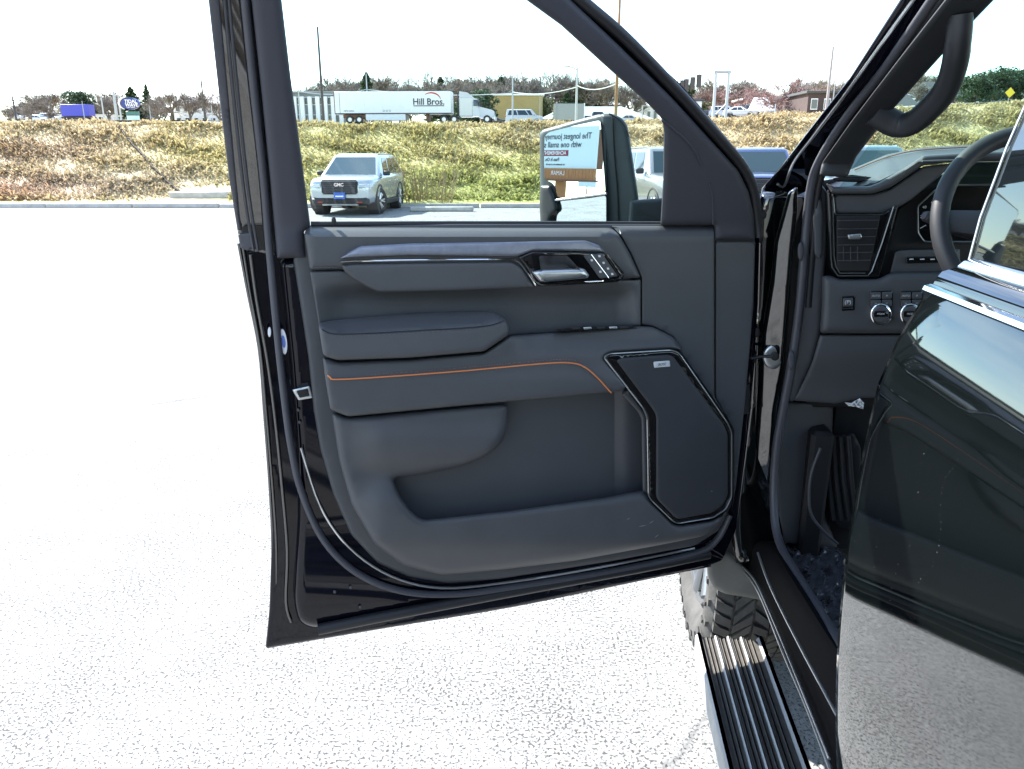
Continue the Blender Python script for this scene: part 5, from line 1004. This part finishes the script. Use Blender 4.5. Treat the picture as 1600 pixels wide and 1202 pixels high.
trees = [
 ('leaf_a',118,142,150,'dense dark rounded tree above the blue trailer',.9),('bare_a',8,168,150,'small bare tree at the far left edge',1),('bare_wide_b',45,163,140,'low bare tree left of the white sedan and trailer',1.2),('bare_c',26,166,160,'thin bare tree second from the left edge',1),
 ('bare_b',72,172,150,'low bare tree between the dark round tree and left edge',1.2),('bare_a',165,150,150,'bare tree left of the pale light poles',1.1),('fir_a',203,136,165,'dark fir behind the blue oval sign',2.0),('fir_b',227,132,170,'tall narrow fir right of the blue oval sign',1.1),
 ('bare_wide_b',243,146,140,'wide bare tree just right of the narrow fir',1.0),('bare_c',263,138,150,'bare tree left of the hillside house',.9),('bare_a',292,140,150,'bare tree in front of the hillside house',.9),('bare_b',318,138,160,'bare tree behind the hillside house by the dark pole',.9),('bare_wide_a',338,136,150,'bare tree touching the door pillar edge',.9),
 ('bare_a',528,138,170,'bare tree over the pale office building',1.1),('bare_wide_b',550,134,175,'bare tree left of the fir behind the trailer',1.0),('fir_b',572,114,170,'dark fir standing above the rear of the trailer',1.5),('bare_b',600,132,160,'bare tree right of the fir behind the trailer',1.0),
 ('bare_c',622,124,165,'bare tree with upright limbs over the trailer middle',.8),('bare_wide_a',640,122,170,'second upright bare tree over the trailer middle',.7),('bare_wide_b',668,106,165,'tallest bare tree, above the trailer lettering',1.0),('fir_c',688,120,175,'small dark fir above the front of the trailer',1.6),
 ('bare_a',706,120,170,'bare tree above the semi truck cab',.9),('bare_c',735,122,175,'pale bare tree right of the semi truck cab',.9),('leaf_wide_b',743,138,150,'broad green tree between the semi truck and yellow building',1.0),('bare_b',765,125,180,'bare tree behind the broad green tree',.9),
 ('fir_a',783,121,185,'dark fir left of the yellow building',1.8),('leaf_olive',797,124,190,'green tree right of the fir above the yellow building',.8),('bare_wide_a',812,104,180,'tall bare tree above the yellow building',.8),('bare_c',832,112,185,'bare tree right of the yellow building',.8),
 ('leaf_olive_wide',838,150,172,'olive bush covering the right part of the yellow building',1.0),('bare_b',850,118,180,'bare tree above the white van',.9),('bare_wide_b',872,112,185,'broad bare tree above the low house',1.1),('bare_a',895,110,185,'bare tree left of the white light pole',1.0),
 ('fir_c',886,145,150,'small dark fir in front of the low house',2.2),('leaf_olive',918,124,185,'olive tree right of the white light pole',1.0),('bare_c',938,112,185,'bare tree above the brick house',1.0),('bare_b',955,118,180,'bare tree behind the brick house left of the wooden pole',.9),('bare_a',985,128,180,'bare tree right of the wooden pole',1.0),
 ('fir_b',1080,130,150,'dark fir below the hanging traffic signals',1.6),('bare_wide_a',1100,138,140,'bare tree right of the hanging signals',1.2),('leaf_olive',1101,156,130,'olive tree beside the low white building',1.0),('bare_pink_a',1124,134,140,'pinkish bare tree inside the steel gantry',1.2),
 ('bare_pink_wide',1158,136,125,'pink budding tree just right of the steel gantry',1.5),('bare_pink_a',1180,134,130,'pink budding tree second right of the gantry',1.3),('bare_pink_wide',1228,118,110,'large pink budding tree left of the brick block',1.35),('bare_a',1256,124,115,'grey bare tree overlapping the brick block',1.2),
 ('bare_b',1432,130,110,'bare tree seen through the grab handle loop',1.2),('bare_c',1462,135,120,'bare tree behind the grab handle',1.1),('bare_a',1500,118,130,'bare tree above the brick house right of the handle',1.1),
 ('pine_wide_a',1530,118,95,'dense evergreen left of the diamond sign',1.0),('pine_b',1558,112,98,'evergreen directly behind the diamond sign',1.1),('pine_wide_a',1588,104,100,'largest evergreen at the right picture edge',1.1),('pine_b',1620,108,105,'evergreen cut by the right picture edge',1.1)]
for a in trees: tree(*a)
# a second row farther back fills the skyline
fill = ['bare_wide_a', 'bare_b', 'leaf_olive', 'bare_c', 'bare_wide_b', 'bare_a']
spans = [(10, 330, 16, 150, 'left of the door pillar'), (470, 1010, 24, 121, 'behind the buildings in the door window'), (1070, 1330, 14, 132, 'behind the upper parked cars'), (1390, 1600, 10, 122, 'beyond the windshield')]
rf_ = random.Random(11); ORD = 'first second third fourth fifth sixth seventh eighth ninth tenth eleventh twelfth thirteenth fourteenth fifteenth sixteenth seventeenth eighteenth nineteenth twentieth'.split(); ORD += ['twenty ' + q for q in ORD[:9]] + ['thirtieth']
for x0, x1, n_, tp, where in spans:
    for i in range(n_):
        t = tree(fill[rf_.randrange(6)], x0 + (x1-x0)*(i + rf_.uniform(.1, .9))/n_, tp + rf_.uniform(-15, 15), rf_.uniform(215, 250), ORD[i] + ' tree from left in the farthest row ' + where, 1.3); t['group'] = 'farthest row of trees ' + where
# the twiggy shrub behind the silver SUV
sh = empty('twiggy_shrub'); tag(sh, 'leafless tan shrub with upright stems right of the silver SUV', 'shrub'); rd = random.Random(3)
c0 = Gp(668, 319, .13); stems = []
for i in range(60):
    x = rd.uniform(-.85, .85); y = rd.uniform(-.3, .3); hh = rd.uniform(.7, 1.35); lx = x*.35 + rd.uniform(-.25, .25)
    stems.append(tube_m([(x, y, 0), (x + lx*.4, y, hh*.55), (x + lx + rd.uniform(-.1, .1), y + rd.uniform(-.2, .1), hh)], [.013, .010, .004], n=4, cap=False))
    for k in range(2): z = rd.uniform(.4, .8)*hh; stems.append(tube_m([(x + lx*z/hh*.7, y, z), (x + lx*z/hh + rd.uniform(-.25, .25), y + rd.uniform(-.15, .15), z + rd.uniform(.15, .4))], [.006, .003], n=3, cap=False))
mk('stems', *join(*stems), M['twig_tan'], sh); mk('root_crown', *lathe_m([(0, .5), (.06, .35), (.10, 0)], 14, 'z'), M['soil'], sh); sh.location = (c0[0], c0[1] + .9, .13)

# thin dark tube laid down the dry bank at left
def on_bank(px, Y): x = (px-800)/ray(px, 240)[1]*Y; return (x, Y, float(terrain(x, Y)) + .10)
line_pts = [on_bank(np.interp(Y, [29.6, 31, 33.5, 36.6], [277, 252, 224, 190]) + 1.5*math.sin(Y*2.1), Y) for Y in np.linspace(29.6, 36.6, 22)]
tag(mk('dark_line', *tube_m(line_pts, .045, n=6), M['sill_black'], None), 'thin dark line running down the dry bank to the concrete slab', 'cable')
# ------------------------------------------------------------------ buildings
M['brick'] = pbr('brick_wall', (.20, .10, .08), .85, var=.2, vscale=3); M['brickdk'] = pbr('dark_brick', (.06, .042, .04), .85, var=.2, vscale=3); M['stucco'] = pbr('ochre_stucco', (.33, .25, .11), .85, var=.12, vscale=1)
M['offwall'] = pbr('office_panel', (.20, .23, .25), .6, var=.1, vscale=1); M['colw'] = pbr('pale_column', (.70, .72, .74), .6); M['roofw'] = pbr('pale_roof', (.62, .63, .63), .7, var=.1); M['roofd'] = pbr('dark_shingle', (.06, .065, .07), .85, var=.2); M['roofteal'] = pbr('pale_teal_roof', (.40, .52, .50), .6, var=.08)
M['sidew'] = pbr('white_siding', (.66, .66, .64), .7, var=.06); M['glassd'] = pbr('window_dark', (.03, .04, .05), .08, ior=1.6)
def building(name, px0, px1, top, Y, depth, wall, roofm, roof, label, cat='building', rows=1, cols=3, over=.35, rise=1.6, wall_top=None, doors=0, sill=.9):
    a, b = at_y(px0, top, Y), at_y(px1, top, Y); W = b[0]-a[0]; cx = (a[0]+b[0])/2; zb = float(min(terrain(a[0], Y), terrain(b[0], Y))) - .4; zt = a[2]; hw_ = zt - zb - (rise if roof in ('gable', 'hip') else .3)
    t = empty(name, (cx, Y + depth/2, zb)); tag(t, label, cat)
    box('wall', (cx, Y + depth/2, zb + hw_/2), (W, depth, hw_), wall, t); z0 = zb + hw_
    X0, X1, Y0, Y1 = cx - W/2 - over, cx + W/2 + over, Y - over, Y + depth + over; ym = (Y0+Y1)/2
    if roof == 'flat': box('roof', (cx, Y + depth/2, z0 + .15), (W + 2*over, depth + 2*over, .3), roofm, t, 0, .04)
    elif roof == 'gable': mk('roof', [(X0,Y0,z0-.1),(X1,Y0,z0-.1),(X1,Y1,z0-.1),(X0,Y1,z0-.1),(X0,ym,z0+rise),(X1,ym,z0+rise),(X0,Y0,z0+.08),(X1,Y0,z0+.08)], [(0,1,7,6),(6,7,5,4),(2,3,4,5),(0,6,4,3),(1,2,5,7),(3,2,1,0)], roofm, t, False)
    else: mk('roof', [(X0,Y0,z0),(X1,Y0,z0),(X1,Y1,z0),(X0,Y1,z0),(X0+W*.25,ym,z0+rise),(X1-W*.25,ym,z0+rise)], [(0,1,5,4),(2,3,4,5),(0,4,3),(1,2,5),(3,2,1,0)], roofm, t, False)
    if rows:
        sh_ = hw_/rows; ww = W/cols
        for r_ in range(rows):
            for c_ in range(cols):
                x = cx - W/2 + ww*(c_+.5); z = zb + sh_*(r_+.56)
                f = box('window', (x, Y - .03, z), (ww*.52, .10, sh_*.46), M['colw'], t); box('pane', (x, Y - .085, z), (ww*.44, .03, sh_*.38), M['glassd'], f)
    return t, cx, W, zb, hw_
t, cx, W, zb, hw_ = building('office_building', 400, 532, 143, 150, 18, M['offwall'], M['offwall'], 'flat', 'grey office block with pale vertical columns left of the trailer', rows=2, cols=11, over=.6)
for i in range(12): box('column', (cx - W/2 + W*i/11, 149.6, zb + hw_*.45), (.75, .7, hw_*.9), M['colw'], t, 0, .05)
building('apartment_block', 765, 848, 147, 165, 14, M['stucco'], M['colw'], 'flat', 'ochre yellow flat roofed building behind the white van', rows=0)
building('shop_building', 846, 1020, 163, 150, 14, M['brickdk'], M['roofteal'], 'hip', 'long low building with pale teal roof above the tow mirror', rows=1, cols=9, rise=2.6)
building('house', 856, 882, 145, 200, 10, M['sidew'], M['roofw'], 'gable', 'small house with pale roof on the hill above the van', 'house', 1, 3)
building('house', 922, 968, 143, 195, 11, M['brick'], M['roofw'], 'hip', 'brick house with pale hip roof left of the wooden pole', 'house', 1, 4, rise=3.0)
building('house', 990, 1030, 152, 190, 11, M['sidew'], M['roofw'], 'gable', 'pale house right of the wooden pole', 'house', 1, 4, rise=2.0)
building('house', 268, 350, 146, 180, 14, M['sidew'], M['roofw'], 'gable', 'pale hillside house with balcony row left of the door pillar', 'house', 2, 6, rise=2.2)
building('kiosk_building', 1076, 1097, 155, 120, 5, M['sidew'], M['roofd'], 'flat', 'small white flat roofed building under the traffic signals', rows=0)
building('brick_block', 1264, 1345, 142, 100, 12, M['brickdk'], M['roofd'], 'flat', 'flat dark brick block beside the windshield pillar', rows=1, cols=4)
building('white_garage', 1192, 1208, 150, 115, 6, M['sidew'], M['roofw'], 'gable', 'narrow white gabled shed left of the pink tree', rows=0, rise=2.0)
building('low_store', 1168, 1196, 152, 135, 8, M['brick'], M['roofw'], 'flat', 'low store with pale roof behind the upper parked cars', rows=1, cols=3)
building('house', 1398, 1440, 136, 95, 10, M['brickdk'], M['roofd'], 'gable', 'dark roofed brick house seen through the grab handle', 'house', 1, 3, rise=2.4)
building('house', 1478, 1524, 122, 105, 10, M['brick'], M['roofd'], 'gable', 'tall brick house right of the grab handle', 'house', 2, 3, rise=2.4)
building('strip_mall', 60, 176, 176, 175, 12, M['sidew'], M['roofd'], 'flat', 'long low pale building behind the blue trailer', rows=1, cols=9)

# ------------------------------------------------------------------ poles, signals, signs, wires
M['galv'] = pbr('galvanised_steel', (.26, .28, .29), .5, metal=.2); M['polew'] = pbr('pale_pole', (.36, .40, .42), .6); M['poled'] = pbr('dark_pole', (.05, .045, .045), .6); M['weathered'] = pbr('weathered_wood', (.30, .26, .24), .85, var=.2); M['wood'] = pbr('pole_wood', (.22, .14, .07), .85, var=.3, vscale=2)
def pole(name, px, top, Y, r, mat, label, cat, arm=None, px_b=None, cross=False, lamp=False, sink=.3):
    p = at_y(px, top, Y); zb = float(terrain(p[0], Y)) - sink; t = empty(name, (p[0], Y, zb)); tag(t, label, cat)
    v = tube_m([(p[0], Y, zb), (p[0], Y, (zb+p[2])/2), (p[0], Y, p[2])], [r*1.15, r*.95, r*.7], n=10); mk('shaft', *v, mat, t); mk('base_plate', *box_m((p[0], Y, zb + sink + .06), (r*4, r*4, .16), 0, .02), M['concrete'], t, True)
    if arm: q = (p[0] + arm, Y, p[2] + .15); mk('arm', *tube_m([(p[0], Y, p[2]-.25), (p[0]+arm*.4, Y, p[2]), q], r*.5, n=6), mat, t); mk('lamp_head', *box_m((q[0], Y, q[2]), (.7, .3, .14), 0, .04), mat, t, True)
    if cross:
        for dz in (.6, 1.5): mk('crossarm', *box_m((p[0], Y, p[2]-dz), (2.4, .14, .16), 0, .02), mat, t, True)
        for dx in (-1.0, -.4, .4, 1.0): mk('insulator', *lathe_m([(0, .05), (.12, .07), (.22, .03), (.24, 0)], 8, 'z', (p[0]+dx, Y, p[2]-.5)), M['concrete'], t)
    return t
pole('light_pole', 496, 42, 62, .10, M['poled'], 'tall dark light pole in front of the office block', 'pole')
pole('light_pole', 314, 124, 95, .12, M['poled'], 'dark pole just left of the door pillar', 'pole')
pole('utility_pole', 970, -40, 64, .12, M['wood'], 'tall brown wooden pole crossed by the slanted door frame', 'pole')
pole('utility_pole', 1302, 73, 70, .12, M['weathered'], 'weathered wooden utility pole beside the windshield pillar', 'pole', cross=False)
pole('light_pole', 1311, 75, 90, .06, M['galv'], 'thin grey pole right of the weathered utility pole', 'pole')
pole('light_pole', 902, 106, 96, .14, M['polew'], 'white light pole above the tow mirror with curved arm', 'pole', arm=-1.2)
pole('light_pole', 801, 118, 118, .12, M['polew'], 'white light pole behind the white van', 'pole')
pole('light_pole', 572, 115, 125, .10, M['polew'], 'white pole behind the trailer in front of the fir', 'pole')
pole('light_pole', 466, 140, 105, .10, M['polew'], 'thin pale pole at the door window left edge', 'pole')
pole('utility_pole', 19, 150, 120, .14, M['poled'], 'dark utility pole near the far left edge', 'pole', cross=True)
pole('light_pole', 177, 143, 92, .16, M['polew'], 'thick pale pole left of the blue oval sign', 'pole'); pole('light_pole', 184, 146, 96, .10, M['polew'], 'thin pale pole nearest the blue oval sign', 'pole')
pole('light_pole', 158, 152, 100, .09, M['polew'], 'pale pole above the right end of the blue trailer', 'pole'); pole('light_pole', 233, 165, 100, .06, M['galv'], 'short grey pole right of the oval sign', 'pole'); pole('light_pole', 128, 158, 120, .07, M['galv'], 'thin grey pole over the blue trailer', 'pole'); pole('light_pole', 330, 165, 98, .06, M['polew'], 'short white pole close to the door pillar', 'pole')
pole('light_pole', 844, 148, 130, .07, M['galv'], 'thin grey pole right of the van', 'pole')
pole('street_post', 1004, 165, 60, .06, M['polew'], 'short white post low right of the wooden pole', 'post'); pole('street_post', 1212, 163, 58, .05, M['polew'], 'white post in front of the maroon sedan', 'post')
for px, tp, Y, lb in ((1191,176,40,'thin fence stake left on the bank top'),(1249,170,41,'thin fence stake right on the bank top'),(1497,170,41,'thin stake on the bank below the grey sedan'),(1563,167,42,'thin stake on the bank below the teal sedan')): pole('fence_stake', px, tp, Y, .025, M['poled'], lb, 'stake', sink=.2)
gt = empty('steel_gantry', tuple(at_y(1128, 180, 62))); tag(gt, 'pale steel gantry of two posts and a top beam on the upper lot', 'gantry')
pa, pb = at_y(1119, 113, 62), at_y(1139, 113, 62)
for q, nm in ((pa, 'post'), (pb, 'post')): mk(nm, *tube_m([(q[0], 62, float(terrain(q[0], 62)) - .3), (q[0], 62, q[2])], .11, n=10), M['polew'], gt)
mk('beam', *box_m(((pa[0]+pb[0])/2, 62, pa[2]), (pb[0]-pa[0]+.3, .2, .18), 0, .02), M['galv'], gt, True); mk('brace', *tube_m([(pa[0], 62, pa[2]-3.2), (pb[0], 62, pa[2]-2.2)], .05, n=6), M['galv'], gt)
w0_, w1_ = at_y(1040, 128, 84), at_y(1330, 92, 84)
sig_px = [(1060,136),(1067,132),(1073,130),(1083,127),(1093,123)]
pts = [at_y(x, y - 9, 84) for x, y in sig_px]; pA = at_y(980, 132, 84); pB = at_y(1302, 82, 70)
wire = tube_m([tuple(pA)] + [tuple(q) for q in pts] + [tuple(at_y(1140, 108, 82)), tuple(pB)], .022, n=5); tag(mk('span_wire', *wire, M['poled'], None), 'thin cable carrying the row of traffic signals', 'cable')
for i, (x, y) in enumerate(sig_px):
    q = pts[i]; t = empty('traffic_signal', (q[0], q[1], q[2] - 1.25)); tag(t, ['leftmost', 'second from left', 'middle', 'second from right', 'rightmost'][i] + ' of the five black signals hanging on the cable', 'traffic light', 'hanging traffic signals')
    box('housing', (q[0], q[1], q[2] - .78), (.36, .26, 1.1), M['poled'], t, 0, .04); mk('hanger', *tube_m([tuple(q), (q[0], q[1], q[2]-.24)], .03, n=6), M['poled'], t); box('backplate', (q[0], q[1] + .02, q[2]-.78), (.52, .03, 1.25), M['poled'], t)
    for k, c_ in enumerate(((.25, .02, .02), (.3, .2, .02), (.02, .2, .08))): mk('lens', *lathe_m([(0, 0), (0, .12), (.03, .14)], 12, 'z', (0, 0, 0)), pbr('signal_lens', c_, .3), t).location = Vector((0, .16, .80 - k*.34)); 
for t_ in [o for o in bpy.data.objects if o.name.startswith('lens') and o.parent]: t_.rotation_euler = (R(-90), 0, 0)
def cable(pts, r, label):
    P = [at_y(*q) for q in pts]; out = []
    for a, b in zip(P, P[1:]):
        for k in range(8): u = k/8; q = a + (b-a)*u; out.append((q[0], q[1], q[2] - .5*4*u*(1-u)))
    out.append(tuple(P[-1])); tag(mk('overhead_cable', *tube_m(out, r, n=5), M['polew'], None), label, 'cable')
cable([(466,143,105),(572,140,125),(801,146,118)], .06, 'pale cable passing above the semi trailer'); cable([(801,144,118),(902,136,96)], .05, 'pale cable between the two white light poles'); cable([(902,134,96),(970,128,64)], .04, 'pale cable from the white light pole to the wooden pole')
# oval car wash sign
sg = empty('oval_sign', tuple(at_y(204, 190, 90))); tag(sg, 'blue oval TIDAL WAVE sign on a post at left', 'sign'); c = at_y(204, 162, 90); mb = pbr('sign_blue', (.03, .05, .22), .4); zb = float(terrain(c[0], 90))
mk('oval_panel', *loft_m([[(c[0] + 1.0*k*math.cos(q), 90 + dy, c[2] + .62*k*math.sin(q)) for q in np.linspace(0, 2*math.pi, 33)[:-1]] for k, dy in ((1, .2), (1, -.2))]), mb, sg, True, 30)
mk('wave_arc', *tube_m([(c[0] - .1 + 1.06*math.cos(q), 89.72, c[2] + .68*math.sin(q)) for q in np.linspace(.55*math.pi, 1.35*math.pi, 16)], [.02 + .09*math.sin(i/15*3.14) for i in range(16)], n=6), M['white'], sg)
text('sign_lettering', 'TIDAL', (c[0]+.15, 89.76, c[2]+.2), (1,0,0), (0,0,1), .5, M['white'], sg, ext=.02, bold=.01); text('sign_lettering', 'WAVE', (c[0]+.22, 89.76, c[2]-.18), (1,0,0), (0,0,1), .5, M['white'], sg, ext=.02, bold=.01); text('sign_lettering', 'CAR WASH', (c[0]+.1, 89.76, c[2]-.42), (1,0,0), (0,0,1), .18, M['white'], sg, ext=.02)
box('sign_board', (c[0]+.1, 90, c[2]-1.0), (1.4, .3, .36), pbr('sign_green', (.05, .16, .14), .4), sg, 0, .02); box('sign_board', (c[0]+.1, 90, c[2]-1.5), (1.3, .3, .5), pbr('sign_screen', (.45, .62, .66), .3), sg, 0, .02); box('sign_post', (c[0]+.1, 90, (zb + c[2]-1.75)/2), (.7, .35, c[2]-1.75-zb), mb, sg, 0, .02)
# diamond warning sign
ds = at_y(1578, 145, 60); dz = float(terrain(ds[0], 60)); t = empty('warning_sign', (ds[0], 60, dz)); tag(t, 'yellow diamond warning sign in front of the evergreens', 'sign')
for nm, k, m_, y_ in (('sign_border', .50, M['poled'], 0), ('sign_face', .46, pbr('sign_yellow', (.80, .55, .02), .5), -.02)):
    o = mk(nm, *box_m((0, 0, 0), (k*1.1, .025, k*1.1), 0, .004), m_, t, True); o.rotation_euler = (0, R(45), 0); o.location = Vector((0, y_, ds[2]-dz))
mk('sign_post', *tube_m([(ds[0], 60.04, dz-.2), (ds[0], 60.04, ds[2]+.3)], .03, n=6), M['galv'], t)
ch = at_y(995, 175, 58)
# ------------------------------------------------------------------ what the tow mirror shows: billboard and lot to the left
def mirror_pt(px, py, dist):
    h_ = Mp(px, py, .004); d = ray(px, py); d = d/np.linalg.norm(d); r_ = d - 2*np.dot(d, MN)*MN; return h_ + r_*dist, r_
D0 = 80.0; PL, rL = mirror_pt(932, 232, D0); rh = np.array([rL[0], rL[1], 0]); rh /= np.linalg.norm(rh); rv_ = np.array([rh[1], -rh[0], 0]); ob = R(42)
be = rv_*math.cos(ob) + rh*math.sin(ob); bn = np.cross(be, (0, 0, 1)); BH = 4.5; BW = 14.6
zt_ = mirror_pt(932, 196, D0)[0][2]; zb_ = mirror_pt(932, 264, D0)[0][2]; BH = zt_ - zb_; bc = np.array([PL[0], PL[1], (zt_+zb_)/2])
bb = empty('billboard', (float((bc + be*BW/2)[0]), float((bc + be*BW/2)[1]), 0)); tag(bb, 'pale blue billboard on a brown post, reflected in the tow mirror', 'billboard')
def bpt(u, v, w): return bc + be*u + np.array([0, 0, v]) + bn*w
def bbox(name, u0, u1, v0, v1, w0, w1, mat):
    V = [bpt(u, v, w) for w in (w0, w1) for v in (v0, v1) for u in (u0, u1)]; return mk(name, V, [(0,1,3,2),(4,6,7,5),(0,4,5,1),(2,3,7,6),(0,2,6,4),(1,5,7,3)], mat, bb, False)
M['bill'] = pbr('billboard_face', (.62, .74, .76), .6); M['billb'] = pbr('billboard_frame', (.36, .17, .07), .7, var=.15, vscale=1)
bbox('poster', 0, BW, -BH/2, BH/2, 0, -.25, M['bill']); ap = BH*.28; bbox('apron', -.1, BW+.1, -BH/2-ap, -BH/2-.02, .25, -.15, M['billb'])
for i in range(30): bbox('apron_slat', i*BW/30, i*BW/30 + BW/60, -BH/2-ap+.1, -BH/2-.1, .27, .255, M['billb'])
bbox('catwalk', -.3, BW+.3, -BH/2-ap-.15, -BH/2-ap, 1.0, -.3, M['rust']); pz = bpt(5.2, 0, 0)[2] - BH/2 - ap
mk('post', *tube_m([(float(bpt(5.2, 0, -.5)[0]), float(bpt(5.2, 0, -.5)[1]), z) for z in (0, pz/2, pz)], .62, n=18), M['billb'], bb); bbox('back_structure', .2, BW-.2, -BH/2, BH/2-.3, -.3, -1.4, M['rust'])
blk = pbr('poster_ink', (.05, .06, .08), .6); u0_ = .75
def btext(s, u, v, size, mat, align='LEFT', w=.03): text('poster_lettering', s, bpt(u, v, w), be, (0, 0, 1), size, mat, bb, align=align, bold=.012)
btext('The longest journey begins', u0_, BH*.27, BH*.20, blk); btext('with one small step.', u0_ + 1.0*BH*.32, BH*.07, BH*.20, blk)
bbox('poster_band', u0_ + BH*.75, u0_ + BH*2.3, -BH*.20, -BH*.06, .02, .0, pbr('poster_maroon', (.22, .03, .06), .6)); btext('ACHIEVEMENT', u0_ + BH*.82, -BH*.13, BH*.125, M['white'], w=.04); btext('Pass It On.', u0_ + BH*1.05, -BH*.29, BH*.12, blk); btext('the foundation for a better life', u0_ + BH*.85, -BH*.41, BH*.055, blk)
text('apron_lettering', 'LAMAR', bpt(5.0, -BH/2-ap*.45, .30), be, (0,0,1), ap*.55, M['white'], bb)
for i, (px, D_, kd, pm, lb) in enumerate(((860,46,'suv',P_WHITE,'white SUV in the left lot reflected in the spot mirror'),(884,52,'sedan',P_RED,'maroon sedan reflected low in the tow mirror'),(900,58,'suv',P_GREY,'grey SUV in the lot below the reflected billboard'),(915,50,'pickup',P_DARK,'dark pickup reflected in the spot mirror'),(930,62,'sedan',P_WHITE,'white sedan reflected near the mirror inner edge'),(940,55,'suv',P_BLUE,'blue SUV at the end of the reflected row'))):
    q, _ = mirror_pt(px, 300, D_); o = car('parked_car', kd, pm, lb, 'car', 'cars on the lot to the left'); o.location = (q[0], q[1], 0); o.rotation_euler = (0, 0, R(90) + i*.1)
q, _ = mirror_pt(918, 280, 120); t = empty('shop_sign', (q[0], q[1], 0)); tag(t, 'small white panel sign on a thin post in the left lot', 'sign'); mk('sign_post', *tube_m([(q[0], q[1], 0), (q[0], q[1], 4.2)], .09, n=8), M['poled'], t); mk('sign_panel', *box_m((q[0], q[1], 4.9), (.25, 2.8, 1.5), .3, .04), M['bill'], t, True)
